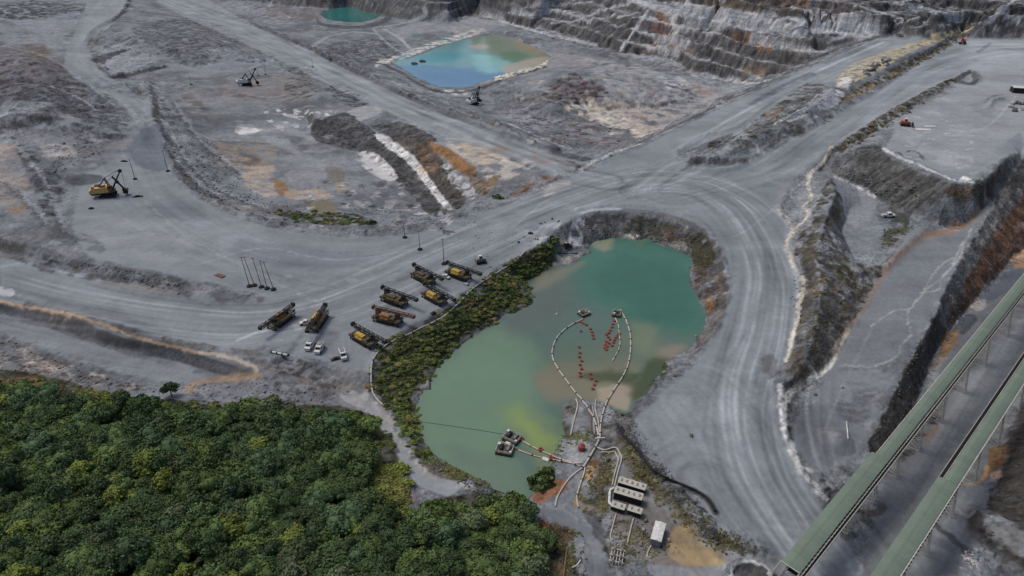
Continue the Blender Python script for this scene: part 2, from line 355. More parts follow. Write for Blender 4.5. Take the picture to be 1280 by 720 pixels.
for outl, wz in ((SHORE, ZW), (BLUE, ZB), (TEAL, ZT)):
    w = [at(x, y, wz)[:2] for x, y in outl]; s = window(w, 12); d = polydist(X[s], Y[s], w) + NC[s] * .8 + NB[s] * .8
    Z[s] = np.where(d < 0, np.minimum(Z[s], wz - np.clip(-d * .35, 0, 3)), np.where(d < 6, np.maximum(Z[s], wz + np.clip(d * .6, 0, .7) * (1 - ss(3, 6, d)) - 6 * ss(3, 6, d)), Z[s]))
    # beyond the rim nothing drops below the water line close by
_hc.clear()
gx, gy = grads(Z); SL = np.sqrt(gx * gx + gy * gy); SL = smooth(SL, 1); SLM = ss(.3, .75, SL)
# ------------------------------------------------------------------ ground colours (pigments of the place, with far ground and plateau lifted)
K = 1.4
def lin(c):
    c = np.array(c, float) / 255; return np.where(c < .04045, c / 12.92, ((c + .055) / 1.055) ** 2.4) * K
def tone(*c): return tuple(float(q) for q in lin(c))
C = np.zeros(X.shape + (3,))
g1, g2, g3 = lin((108, 112, 116)), lin((90, 93, 97)), lin((126, 130, 134))
t = ss(-.25, .3, NA + NB * .6)[..., None]; C[:] = g1 * (1 - t) + g2 * t
t = ss(.1, .45, ND + NB * .5)[..., None] * .6; C[:] = C * (1 - t) + g3 * t
DARKROCK = lin((72, 72, 74)); BROWNROCK = lin((82, 76, 71)); PALEROCK = lin((106, 105, 104))
sl = C * 0 + DARKROCK
t = ss(-.1, .4, fbm(X / 60, Y / 60, 3, 51))[..., None] * .7; sl = sl * (1 - t) + BROWNROCK * t
t = ss(.0, .7, S2 + S1 * .5 + NB)[..., None] * .7; sl = sl * (1 - t) + PALEROCK * t
t = (SLM * .85)[..., None]; C = C * (1 - t) + sl * t
t = ss(.12, .4, fbm(X / 16, Y / 16, 4, 61))[..., None] * (1 - SLM[..., None]) * .35; C = C * (1 - t) + lin((138, 137, 138)) * t
t = ss(.2, .5, fbm(X / 70, Y / 45, 4, 65))[..., None] * .25; C = C * (1 - t) + lin((116, 106, 102)) * t
GRIT = 1 - SM * .85; ROCKY = SLM * rough * .8

def blend(s, m, col):
    m = np.clip(m, 0, 1)[..., None]; g = (col[0] + col[1] + col[2]) / 3; k = (.8 if g > 118 else .88) if col[0] > col[2] + 8 else .85
    C[s] = C[s] * (1 - m) + lin([g + (q - g) * k for q in col]) * m
def A(col, pts, a=1.0, soft=2.5, edge=3.0, patch=0, grit=None, seed=0, slope=None, smoothit=2):
    """an area of ground of one colour; patch > 0 breaks it up, slope keeps it to steep (1) or level (-1) ground"""
    q = parse(pts); soft *= .45
    if min(col) > 140 and not patch: patch = .12
    patch = max(patch, 0)
    if smoothit: q = curve(q + q[:1], smoothit)[:-1]
    s, m, _ = region(q, soft, edge=edge)
    if patch: m = m * ss(-patch * .5 + .02, .22, fbm(X[s] / (6 + 20 * patch), Y[s] / (6 + 20 * patch), 4, 70 + seed) + (.18 - patch * .3))
    if slope: m = m * (SLM[s] if slope > 0 else 1 - SLM[s])
    if grit is not None: GRIT[s] = GRIT[s] * (1 - m) + grit * m
    if grit == 1 or grit == .9: ROCKY[s] = np.maximum(ROCKY[s], m)
    m = m * (.86 + .28 * ss(-.4, .4, NB[s])); blend(s, m * a, col)
def T(col, pts, w=1.0, a=.8, soft=None, brk=.5, n=5, seed=0, wob=.8):
    """a line on the ground (track, dust windrow, pale rill) w metres to each side"""
    c = [hitxy(*q) for q in curve(parse(pts), n)]; soft = soft or w * .7
    s = window(c, w + soft * 2 + wob * 3); d = polydist(X[s] + NC[s] * wob * 1.5 + NB[s] * wob * 1.5, Y[s] + NB[s] * wob + NC[s] * wob, c, False)
    m = 1 - ss(w - soft * .5, w + soft, d)
    if brk: m = m * (1 - brk + brk * ss(-.25, .2, fbm(X[s] / 7, Y[s] / 7, 3, 90 + seed)))
    blend(s, m * a, col)

ROADC = (120, 126, 131)
for f in FLATS[:2]: A(ROADC, f, .9, 2.5, 1.5, grit=.12, smoothit=0)
for f in FLATS[2:3]: A((114, 119, 124), f, .85, 2.5, 1.5, grit=.15, smoothit=0)
A((112, 117, 121), FLATS[3], .9, 2, 1.5, grit=.2, smoothit=0)
A((100, 103, 108), FLATS[4], .9, 2, 1.5, grit=.25, smoothit=0)
A((118, 121, 124), FLATS[0] and "1110,185 1125,150 1165,118 1215,88 1290,90 1290,180 1240,203 1215,216 1190,218 1155,202", .8, 3, 2, grit=.2)
for f in (FLATS[6],): A((128, 128, 132), f, .95, 1.2, .8, grit=.2, smoothit=0)
A((121, 112, 106), FLATS[7], .9, 1.5, 1, grit=.4, smoothit=0)

# left: hills, dark mounds, benches
A((78, 79, 84), "-20,70 60,75 120,110 160,155 130,185 60,165 -20,170", .8, 5, 6, patch=.3, grit=1)
A((92, 84, 86), "-20,55 40,55 90,80 120,115 90,130 20,115 -20,120", .7, 6, 6, patch=.4, seed=2)
A((60, 62, 68), "0,8 40,0 95,8 105,14 60,22 30,28 -10,22", .85, 5, 5, patch=.2)
A((118, 122, 128), "10,25 60,22 100,14 95,35 70,48 40,40", .8, 3, 3)
A((96, 82, 70), "22,60 50,52 60,62 58,78 40,76", .8, 4, 4, patch=.4)
A((62, 64, 66), "-10,145 30,140 60,128 90,135 70,150 30,160 -10,165", .8, 3, 4, patch=.2, grit=1)
A((114, 114, 119), "0,160 60,158 110,150 140,165 120,180 60,182 10,180", .6, 4, 4)
A((140, 126, 118), "-10,180 20,180 25,215 45,240 10,262 -10,240", .7, 4, 4, patch=.5)
A((160, 152, 148), "50,180 90,182 95,198 72,205 55,196", .6, 2, 3, patch=.6)
A((128, 104, 80), "8,262 30,250 38,258 20,268", .8, 1.5, 3, patch=.4)
A((66, 67, 72), "20,180 32,180 55,205 75,222 78,245 70,268 88,285 60,278 45,245 38,225", .9, 2.5, 3, patch=.15, grit=1)
A((78, 80, 84), "60,275 90,285 130,305 125,318 90,308 60,295", .7, 2, 3, patch=.3)
A((66, 68, 72), "82,222 100,218 128,219 126,227 100,232 84,230", .75, 1.5, 1.5)
A((74, 74, 76), "0,302 20,304 60,318 130,332 180,339 232,350 234,363 200,364 130,352 60,340 20,326 0,312", .85, 1.5, 1.5, patch=.2, grit=.8)
A((104, 101, 100), "130,350 180,356 232,366 225,372 180,366 130,356", .6, 1, 1)
A((84, 84, 88), "225,366 260,362 310,368 330,372 325,380 290,384 250,380", .8, 2, 2, patch=.3, grit=.6)
A((90, 96, 106), "178,160 198,155 206,180 212,208 195,215 170,205 158,190", .85, 4, 2, grit=.05)
A((98, 104, 112), "190,250 230,245 260,268 240,278 200,270 185,262", .6, 6, 4)
A((104, 109, 118), "300,300 360,305 430,315 480,318 420,335 350,335 290,320", .7, 8, 3)
A((132, 134, 138), "95,285 150,270 220,285 250,320 200,330 140,318", .55, 8, 5, patch=.5)
A((186, 187, 190), "0,358 14,361 30,369 15,370 -5,366", .8, .8, 1)
# upper left
A((76, 78, 83), "165,35 200,25 235,22 270,30 305,45 290,58 280,72 262,82 225,80 200,62 175,50", .85, 3, 4, patch=.15, grit=1)
A((92, 80, 78), "240,28 275,35 300,45 270,45 245,38", .5, 3, 4, patch=.4)
A((104, 103, 108), "215,45 260,42 290,58 270,78 235,72", .4, 3, 4, patch=.4)
A((120, 122, 128), "130,60 150,55 175,62 195,72 175,85 145,92 120,78", .85, 2, 3)
A((70, 72, 76), "112,76 118,72 135,66 165,60 150,68 125,79", .9, 1, 1)
T((62, 64, 69), "120,82 132,92 140,97 160,95 185,89 204,84", 1.6, .9, brk=.2)
T((60, 62, 66), "160,0 152,14 140,24 122,34 113,42 108,56", 3, .85, brk=.2)
T((74, 66, 62), "125,38 118,50 112,60", 4, .6)
for i in range(26):
    x0, y0 = random.uniform(100, 215), random.uniform(2, 30)
    T((178, 180, 185), f"{x0:.0f},{y0:.0f} {x0+random.uniform(5,16):.0f},{y0+random.uniform(-1,1.5):.0f}", random.uniform(.5, 1.6), .6, seed=i)
A((104, 94, 82), "225,108 245,105 258,118 250,134 232,130", .6, 3, 3, patch=.4)
A((76, 74, 74), "215,125 240,122 262,140 255,160 232,152", .6, 3, 4, patch=.4)
A((122, 110, 104), "262,108 320,100 365,92 392,100 385,125 330,128 280,122", .7, 5, 5, patch=.2)
A((74, 72, 74), "352,84 372,80 400,88 396,94 370,94", .8, 2, 2, patch=.2, grit=1)
A((84, 88, 88), "360,95 385,95 405,118 395,126 370,122 355,112", .7, 3, 3, patch=.3, grit=1)
A((88, 90, 92), "355,76 370,76 375,84 360,84", .6, 2, 2)
A((66, 66, 70), "405,104 430,106 455,120 460,130 440,134 425,125 408,116", .85, 2, 2.5, patch=.15, grit=1)
A((210, 208, 206), "292,160 305,155 318,158 328,162 315,168 298,168", .75, 1, 2.5, patch=.6)
for i in range(34):
    x0, y0 = random.uniform(330, 432), random.uniform(136, 162)
    A((196, 194, 192), f"{x0:.0f},{y0:.0f} {x0+random.uniform(4,11):.0f},{y0-1:.0f} {x0+8:.0f},{y0+3:.0f} {x0+2:.0f},{y0+3:.0f}", .6, .5, 2.5, seed=i)
A((122, 110, 98), "262,178 340,176 345,200 330,215 285,210 270,200", .75, 3, 3, patch=.1)
A((172, 150, 128), "300,195 340,205 352,225 345,245 315,240 300,215", .6, 2, 4, patch=.5)
A((128, 100, 66), "342,224 356,228 362,240 352,245 343,236", .95, 1, 2)
A((156, 136, 116), "355,236 400,236 414,244 410,250 360,248", .8, 1, 2, patch=.2)
A((124, 124, 130), "355,218 380,204 412,208 405,230 370,236", .85, 2, 2)
A((104, 97, 86), "405,208 428,210 430,228 412,226", .7, 2, 2)
A((172, 142, 100), "420,228 440,228 432,244 422,240", .6, 1, 2, patch=.4)
A((106, 100, 80), "384,252 416,252 418,268 390,266", .95, .8, 1, grit=.05)
A((57, 64, 36), "345,262 362,268 378,262 400,268 430,264 452,270 470,278 462,284 420,280 370,279 350,274", .9, 1.2, 2.5, patch=.15, grit=1)
A((92, 70, 56), "300,190 330,200 318,206 298,205", .5, 1, 2, patch=.4)
A((150, 150, 153), "355,150 430,150 440,175 400,192 350,185 320,165", .4, 6, 6, patch=.5)
A((136, 137, 141), "318,190 360,190 400,195 430,200 420,210 350,205", .4, 5, 5, patch=.5)
A((66, 66, 72), "-10,98 40,96 80,108 115,130 125,150 80,142 40,128 -10,130", .75, 3, 4, patch=.1, grit=1)
A((98, 90, 94), "-10,70 40,72 70,84 60,92 20,90 -10,86", .5, 3, 4, patch=.2)
A((122, 126, 131), "0,130 40,126 60,132 30,142 -10,146", .6, 3, 3)
A((76, 78, 84), "95,150 130,142 155,152 152,168 130,180 105,178 88,166", .7, 2.5, 3, patch=.15, grit=1)
for p_, w_ in (("0,60 30,66 62,76 95,98 120,118 140,136", 1.3), ("60,110 90,122 120,140", 1.0), ("20,186 30,200 48,218 60,240 66,262 82,288 100,300", 1.6), ("0,226 20,240 40,262 56,282", 1.0), ("300,118 330,124 352,122", 1), ("240,166 262,176 300,178 335,180", .9), ("215,128 228,150 240,168 262,190 300,218", 1.2), ("205,180 222,206 246,232 280,252", 1.4), ("212,172 230,200 256,228 292,248 330,262", 1.1)):
    T((70, 71, 76), p_, w_, .7, brk=.4, wob=1.5); T((140, 143, 148), " ".join(f"{float(q.split(',')[0])+3},{float(q.split(',')[1])-2.5}" for q in p_.split()), w_ * .8, .5, brk=.5, wob=1.5)
A((118, 122, 128), "260,62 300,60 330,66 345,78 320,86 280,90 250,96 235,92 262,78", .75, 3, 3)
A((74, 75, 80), "300,46 318,54 300,62 280,58", .6, 2, 3, patch=.2)
A((120, 123, 129), "262,0 330,8 372,30 350,34 300,18 262,8", .5, 3, 3, patch=.2)
T((80, 82, 88), "318,12 330,8 336,14 326,20 312,22", 2, .8, brk=.3)
A((84, 86, 90), "300,60 345,62 350,70 330,72 300,68", .4, 3, 4, patch=.3)
# stepped cuts
A((70, 70, 73), "392,152 415,148 432,140 445,152 462,162 470,172 488,186 475,190 450,186 425,182 400,178 388,166", .95, 1.2, 2, grit=.9)
A((140, 141, 142), "425,148 440,136 470,132 478,140 455,150 438,156", .85, 1.5, 2)
A((168, 168, 170), "444,194 460,188 478,200 494,222 482,226 462,215 450,205", .9, 1.2, 1.5, grit=.2)
A((74, 73, 72), "460,180 478,186 500,198 518,205 524,222 540,240 552,258 548,268 530,262 518,240 500,226 480,206 466,192", .95, 1, 1.8, grit=.9)
A((176, 174, 170), "457,164 490,182 510,200 524,212 538,228 555,250 566,262 555,262 540,246 524,226 508,208 484,190 460,172", .9, .8, 1.2, grit=.2)
A((80, 76, 70), "478,160 500,158 520,168 545,196 556,216 576,240 578,256 568,258 553,240 536,218 522,200 500,186", .95, 1, 1.5, grit=.9)
A((124, 92, 60), "520,180 534,190 546,205 540,218 526,206", .8, 1, 2, patch=.3)
A((160, 160, 162), "548,196 560,208 580,226 598,240 590,250 576,240 558,222", .9, 1, 2, patch=.15)
A((128, 98, 66), "532,178 560,186 580,200 596,214 590,224 574,214 552,196", .95, 1, 2)
A((96, 90, 86), "585,212 600,222 612,236 602,244 590,232", .8, 1, 2)
A((120, 96, 66), "602,228 614,220 624,222 616,234 604,244", .8, 1, 1.5)
A((168, 160, 150), "555,172 600,176 640,190 670,205 640,222 610,226 590,206 565,190", .8, 3, 4, patch=.2)
A((186, 160, 128), "570,180 610,185 625,200 600,205 580,195", .6, 2, 3, patch=.4)
A((158, 116, 70), "622,180 640,186 632,190 618,186", .7, 1, 1.5)
A((122, 76, 56), "665,188 686,192 696,200 686,208 670,204", .7, 2, 2, patch=.3)
A((112, 82, 60), "640,240 672,224 700,208 722,204 715,214 690,226 660,238 640,246", .8, 1.2, 1.5, patch=.2)
A((72, 66, 62), "695,200 718,202 726,210 712,216 698,208", .8, 1.2, 1.5)
A((170, 166, 160), "672,236 700,226 716,228 700,240 680,246", .55, 1, 2, patch=.4)
for i in range(40):
    x0, y0 = random.uniform(440, 560), random.uniform(225, 285)
    A((150, 149, 150) if i % 3 else (72, 72, 76), f"{x0:.0f},{y0:.0f} {x0+random.uniform(6,18):.0f},{y0-2:.0f} {x0+12:.0f},{y0+5:.0f} {x0+2:.0f},{y0+5:.0f}", .5, 1, 3, seed=i)
T((200, 200, 204), "520,268 535,266", 1.2, .9, brk=0)
A((70, 70, 72), "462,157 500,152 530,163 548,176 530,180 508,178 480,168", .95, 1, 2, grit=1)
A((70, 70, 72), "388,158 402,150 432,140 447,150 464,160 472,172 470,186 450,190 425,184 402,178", .9, 1, 2.5, grit=1)
A((66, 66, 67), "452,180 470,172 498,184 520,200 540,222 560,252 556,270 536,268 520,250 500,232 480,214 462,198", .93, 1, 2, grit=1)
A((72, 68, 64), "505,168 525,166 545,190 560,207 575,230 582,250 570,262 553,246 535,222 518,202", .93, 1, 2, grit=1)
A((104, 80, 58), "522,178 534,188 548,206 542,220 526,206", .8, .8, 2, patch=.2)
A((178, 177, 176), "466,168 478,168 500,182 518,196 530,210 540,226 556,248 566,262 556,260 540,242 524,220 508,202 488,188", .9, .7, 1.0, patch=-1, grit=.3)
A((172, 170, 168), "452,194 466,190 482,202 498,222 486,226 468,216", .85, 1, 1.5, patch=-1, grit=.3)
A((190, 168, 140), "524,204 534,216 530,222 520,210", .7, .6, 1)
A((158, 158, 160), "552,198 566,208 584,226 598,240 588,248 574,238 558,218", .85, .8, 2.5, patch=.15, grit=.8)
A((124, 92, 60), "530,177 558,184 580,198 596,212 588,222 570,210 548,194", .95, .8, 1.8, grit=.8)
A((96, 84, 72), "584,212 600,222 614,232 604,246 590,234", .8, .8, 1.5, grit=1)
for i in range(40):
    x0, y0 = random.uniform(380, 560), random.uniform(225, 290)
    A(random.choice([(152, 151, 152), (66, 66, 70), (100, 98, 98)]), f"{x0:.0f},{y0:.0f} {x0+random.uniform(5,14):.0f},{y0-2:.0f} {x0+9:.0f},{y0+4:.0f} {x0+2:.0f},{y0+4:.0f}", .6, .8, 2.5, seed=i, grit=.9)
# ponds and the pit floor between them
A((128, 124, 126), "640,58 690,66 740,72 735,84 690,84 655,90", .7, 5, 5)
A((176, 172, 166), "500,68 540,52 590,38 600,42 540,60 505,74 480,80 468,84 475,74", .9, 2, 3, patch=.1)
A((196, 184, 160), "612,92 640,84 655,78 685,74 678,84 645,95 620,101", .9, 2, 3, patch=.1)
A((152, 148, 146), "550,38 590,32 610,40 580,44", .7, 3, 4, patch=.3)
A((124, 126, 132), "545,20 600,22 620,30 580,38 530,40 500,50 490,38", .7, 4, 4)
A((78, 78, 82), "410,55 440,50 470,48 500,58 490,72 465,78 440,86 420,80 405,74", .8, 3, 3, patch=.15, grit=1)
A((88, 86, 90), "345,34 390,28 400,34 375,40 355,40", .7, 3, 3, patch=.3)
A((108, 96, 94), "330,8 400,12 398,22 360,24 330,20", .6, 4, 4, patch=.3)
A((66, 70, 74), "395,22 405,29 432,32 455,31 475,26 482,18 470,12 485,14 490,24 470,33 430,36 400,32", .8, 2, 2)
T((150, 152, 157), "480,36 500,48 510,58 520,66", 2.2, .8, brk=.2)
T((150, 152, 157), "466,36 480,50 495,62 508,68", 1.6, .6, brk=.3)
T((140, 142, 147), "390,58 410,46 440,40 470,42", 2.5, .7, brk=.3)
T((140, 142, 147), "470,34 500,30 530,20 530,10", 3, .7, brk=.2)
A((176, 174, 172), "555,113 580,112 588,117 570,120", .8, 1, 2)
T((64, 65, 70), "480,80 490,86 504,92 523,105 551,115 581,115 602,110 624,101 651,93 682,84", 2.2, .9, brk=.15)
T((60, 62, 66), "558,122 590,122 600,122", 1.2, .6)
T((64, 65, 69), "230,0 280,18 350,44 400,66 440,88 480,106 520,126 570,146 620,166 660,178 700,192 735,200", 2.6, .7, brk=.3)
T((152, 153, 157), "628,152 650,160 690,178 710,186", 1.6, .8, brk=.2)
A((72, 60, 62), "672,118 700,98 722,90 740,100 765,118 760,122 735,124 715,138 695,128", .9, 2, 3, patch=.05, grit=1)
A((88, 68, 70), "700,110 730,105 740,122 712,128", .5, 2, 3, patch=.3)
A((92, 88, 94), "640,125 690,128 715,145 735,165 720,185 690,180 650,160 625,140", .7, 4, 5, patch=.2, grit=1)
A((96, 80, 78), "715,160 750,155 790,165 770,180 735,182", .6, 3, 4, patch=.3, grit=1)
A((172, 162, 146), "706,136 720,126 745,124 765,132 790,148 810,160 805,170 770,160 735,150", .9, 3, 5, patch=.1)
A((160, 142, 130), "745,124 790,128 830,138 850,148 810,168 780,150", .7, 5, 6, patch=.3)
A((186, 178, 164), "725,128 750,130 765,150 745,150", .6, 2, 4, patch=.4, seed=3)
A((146, 144, 144), "740,75 800,80 830,95 880,105 900,120 870,140 820,150 790,125 760,108 740,90", .6, 6, 6, patch=.3)
A((168, 170, 176), "825,95 850,95 858,105 835,112", .6, 3, 3, patch=.3)
A((128, 100, 84), "865,105 885,112 892,124 880,124", .7, 2, 2, patch=.2)
A((80, 80, 84), "745,60 790,66 808,72 780,76 750,70", .7, 3, 3, patch=.2)
A((90, 92, 96), "812,76 840,80 862,92 845,95 820,88", .8, 3, 3, patch=.1)
for i in range(60):
    x0, y0 = random.uniform(640, 900), random.uniform(95, 180)
    if y0 > 205 - (x0 - 640) * .28 + 0: continue
    A(random.choice([(150, 148, 148), (74, 72, 74), (122, 108, 100), (170, 166, 158)]), f"{x0:.0f},{y0:.0f} {x0+random.uniform(8,22):.0f},{y0+random.uniform(-3,3):.0f} {x0+12:.0f},{y0+4:.0f} {x0+2:.0f},{y0+4:.0f}", .45, 2, 4, seed=i)
# benched wall
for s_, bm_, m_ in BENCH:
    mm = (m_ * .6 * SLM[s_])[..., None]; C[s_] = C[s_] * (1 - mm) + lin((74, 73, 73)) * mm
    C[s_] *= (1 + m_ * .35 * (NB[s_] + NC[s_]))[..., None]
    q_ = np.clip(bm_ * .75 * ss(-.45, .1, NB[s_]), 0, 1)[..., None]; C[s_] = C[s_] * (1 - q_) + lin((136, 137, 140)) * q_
A((84, 82, 82), "520,5 640,30 690,45 772,66 790,50 812,14 780,0 700,-15 520,-15", .5, 4, 4, patch=.2)
A((62, 61, 63), "720,42 760,26 800,20 790,40 772,64 735,55", .6, 4, 4, patch=.2)
for cx, cy, w, h, col in ((830, 20, 10, 8, (120, 88, 64)), (827, 36, 12, 10, (116, 84, 76)), (818, 48, 8, 8, (104, 80, 66)), (851, 58, 14, 6, (118, 88, 70)), (806, 60, 14, 5, (112, 86, 76)), (930, 48, 14, 9, (108, 82, 66)), (955, 56, 10, 8, (122, 88, 60)), (868, 42, 14, 10, (98, 90, 90)), (842, 36, 6, 7, (158, 152, 148)), (905, 72, 10, 8, (94, 88, 88)), (945, 90, 14, 6, (110, 92, 72)), (1000, 60, 20, 10, (90, 82, 76)), (880, 60, 8, 8, (56, 54, 56)), (813, 45, 5, 6, (52, 50, 52)), (866, 26, 14, 5, (62, 60, 62)), (1015, 45, 16, 5, (76, 76, 80))):
    A(col, f"{cx-w},{cy-h} {cx+w},{cy-h+2} {cx+w},{cy+h} {cx-w},{cy+h-2}", .8, 1.5, 3, patch=.05)
A((98, 84, 64), "880,4 920,2 975,14 972,22 920,14 885,10", .8, 2, 3, patch=.2)
A((70, 60, 54), "850,-6 960,-8 1090,-5 1100,20 1060,38 1000,33 930,20 870,8", .6, 4, 5, patch=.1)
A((104, 78, 58), "975,0 1010,-5 1010,12 985,10", .6, 3, 4, patch=.2)
A((58, 54, 52), "1080,0 1200,-5 1290,0 1290,36 1200,30 1160,38 1090,32", .6, 4, 5, patch=.1)
LB = (152, 154, 158)
for p, w in (("640,14 656,18 674,17 693,12 711,17 735,20 753,12 780,7 793,0", 1.8), ("600,18 640,30 666,38 687,43 706,47 745,57", 2.4), ("788,0 825,9 859,17 904,26 970,31 1000,37 1090,42", 5), ("840,3 870,8 900,12 940,17 970,20", 1.6), ("777,60 790,42 809,14", 2.2),
             ("798,40 825,46 861,56", 1.6), ("788,53 810,58 850,66", 1.4), ("812,22 850,34 890,42", 1.4), ("1105,2 1140,8 1180,16 1200,26", 1.8), ("1070,6 1110,18 1155,28", 1.5), ("1268,0 1250,14 1234,28", 1.6), ("1250,14 1275,24", 1.2), ("864,94 904,99 940,104 960,100", 1.6), ("690,28 740,24 790,18", 1.2), ("660,6 700,6 740,2", 1.2), ("985,22 1040,36 1060,36", 1.8), ("940,46 985,60 1020,64", 2), ("990,8 1030,18 1080,30", 1.3)):
    T(LB, p, w, .85, brk=.35)
# north-east haul roads
T((152, 156, 162), "1105,52 1050,76 1000,100 950,128 900,156 850,185", 1.4, .7, brk=.3)
T((84, 88, 95), "1015,92 985,106 955,122 940,130", 3.0, .8, brk=.3, wob=1.5)
T((84, 88, 95), "1080,60 1060,68 1030,78", 3, .4, brk=.4)
T((70, 70, 72), "1100,46 1050,60 1000,84 960,104 900,130 860,150 800,178", 1.8, .8, brk=.2)
T((176, 174, 170), "800,180 770,190 745,200 725,212", .8, .8, brk=.2)
A((72, 70, 64), "955,142 985,120 1010,104 1030,106 1035,116 1010,130 985,150 1000,155 1040,142 1040,150 1000,168 950,182 900,188 880,180 920,165", .8, 2, 3, patch=.2, grit=1)
A((116, 96, 82), "955,140 975,135 980,146 962,150", .7, 2, 2, patch=.2)
A((134, 136, 142), "1000,140 1020,118 1040,112 1045,130 1030,138", .7, 2, 2)
A((104, 104, 106), "990,150 1030,135 1036,142 1000,158", .6, 2, 2, patch=.2)
T((190, 190, 192), "970,154 985,146 998,138", .7, .8, brk=.3)
T((176, 176, 178), "985,152 1005,145", .8, .8, brk=.3)
A((160, 144, 108), "1046,100 1060,82 1085,72 1120,60 1160,46 1200,34 1215,30 1212,38 1170,52 1135,66 1105,84 1075,100 1048,112", .9, 1.5, 2.5, patch=.05)
A((78, 70, 54), "1046,128 1065,112 1095,98 1125,80 1165,62 1200,44 1218,40 1215,46 1180,62 1140,84 1105,104 1075,118 1052,130", .9, 1.5, 2, patch=.1, grit=1)
A((124, 106, 76), "1050,128 1075,112 1105,98 1115,90 1120,94 1090,112 1060,126", .7, 1, 1.5, patch=.2)
A((186, 186, 186), "1048,100 1058,96 1066,104 1052,118 1044,118", .8, 1, 2, patch=.2)
A((150, 150, 152), "1040,128 1050,116 1056,118 1046,132", .8, 1, 1.5)
A((70, 66, 56), "1035,190 1060,172 1085,155 1110,138 1140,122 1170,106 1200,94 1196,100 1165,118 1135,138 1105,158 1075,178 1050,192 1035,200", .9, 1.5, 2, patch=.05, grit=1)
A((92, 92, 90), "1135,128 1180,106 1200,108 1175,122 1150,130", .7, 1.5, 2, patch=.2)
T((70, 72, 72), "1200,96 1213,90 1220,97 1214,105 1196,102", 1.6, .9, brk=.1)
A((104, 107, 112), "1210,130 1230,128 1244,148 1230,146", .6, 2, 2)
T((80, 82, 86), "1232,128 1240,121 1252,118", 1.4, .7)
T((80, 82, 88), "1238,54 1222,66", 1.6, .7)
A((146, 148, 152), "1130,175 1160,180 1200,190 1220,200 1200,210 1160,200", .5, 3, 3, patch=.4)
T((190, 190, 190), "1106,186 1128,198 1150,206 1180,220 1196,226 1215,228", 1.2, .75, brk=.5)
A((214, 212, 210), "1202,220 1215,216 1212,228 1200,227", .8, 1, 1.5, patch=.3)
for i in range(36):
    x0, y0 = random.uniform(1130, 1215), random.uniform(145, 212)
    T((172, 172, 174), f"{x0:.0f},{y0:.0f} {x0+random.uniform(3,9):.0f},{y0+random.uniform(-1,1.5):.0f}", random.uniform(.3, .7), .6, seed=i)
T((64, 66, 72), "1134,190 1140,188 1150,193 1155,200", .7, .8, brk=0)
# plateau slope and the bench below it
A((72, 71, 70), "1040,200 1075,184 1100,182 1110,196 1150,216 1190,231 1180,250 1150,268 1120,262 1090,245 1060,226 1040,215", .9, 1.5, 2, grit=1)
A((84, 64, 48), "1180,236 1215,234 1238,225 1250,208 1248,225 1236,248 1215,252 1190,248", .9, 1.5, 2, patch=.05, grit=1)
A((78, 82, 86), "1150,250 1185,245 1215,252 1205,275 1180,278 1150,268", .85, 1.5, 2, patch=.1)
A((96, 96, 100), "1035,200 1060,190 1075,195 1060,212 1045,210", .5, 2, 2)
A((136, 137, 144), "1040,222 1060,225 1090,240 1095,262 1070,285 1055,265", .6, 3, 3)
T((170, 170, 172), "1035,220 1055,226 1075,236 1095,246", .6, .8, brk=.2)
T((110, 96, 80), "1045,182 1075,178 1110,172", .5, .3)
A((66, 65, 62), "1110,256 1140,262 1130,290 1115,305 1100,300 1112,280", .85, 1.5, 2, patch=.1)
A((80, 74, 54), "1120,280 1138,285 1122,300 1105,312 1102,302", .7, 1.5, 2, patch=.2)
T((134, 100, 72), "1225,262 1210,280 1190,288 1165,292 1148,300 1130,315 1112,330 1100,350 1088,372 1075,390 1065,402 1050,425 1042,445", 1.3, .5, brk=.35)
T((146, 112, 82), "1160,294 1185,290 1200,282", 2.2, .6, brk=.3)
T((186, 184, 176), "1042,448 1032,462 1005,478 988,492 980,505 979,520 983,540 990,560 1000,580 1012,588", .9, .9, brk=.25)
T((168, 158, 140), "1060,412 1048,432 1040,450", 1.0, .7, brk=.3)
for p in ("1205,300 1196,318 1192,330 1180,345 1160,360 1150,372 1138,385 1134,400 1138,420", "1215,285 1205,305 1198,325 1185,338 1175,352 1172,362 1150,366", "1134,386 1115,390 1100,400 1088,408", "1192,322 1178,330 1165,345 1155,362", "1138,420 1128,430 1124,442 1110,452 1085,458 1050,456"):
    T((166, 166, 164), p, .35, .6, brk=.6, wob=1.8)
A((84, 86, 90), "1050,460 1085,460 1115,455 1125,435 1140,432 1125,470 1105,505 1090,530 1060,530 1040,500", .55, 3, 2, patch=.3, grit=.6)
for i in range(9):
    y0 = 462 + i * 9
    T((124, 126, 130), f"{1052-i*1.5:.0f},{y0} {1075-i:.0f},{y0+5} {1098-i*1.5:.0f},{y0+1} {1112-i*3:.0f},{y0-4}", .6, .5, brk=.5, wob=1.5, seed=i)
A((96, 98, 103), "1000,510 1040,505 1035,560 1050,585 1020,588 998,565", .5, 3, 2)
A((138, 138, 142), "1034,540 1046,536 1054,545 1048,556 1038,552", .5, 1, 1.5, patch=.3)
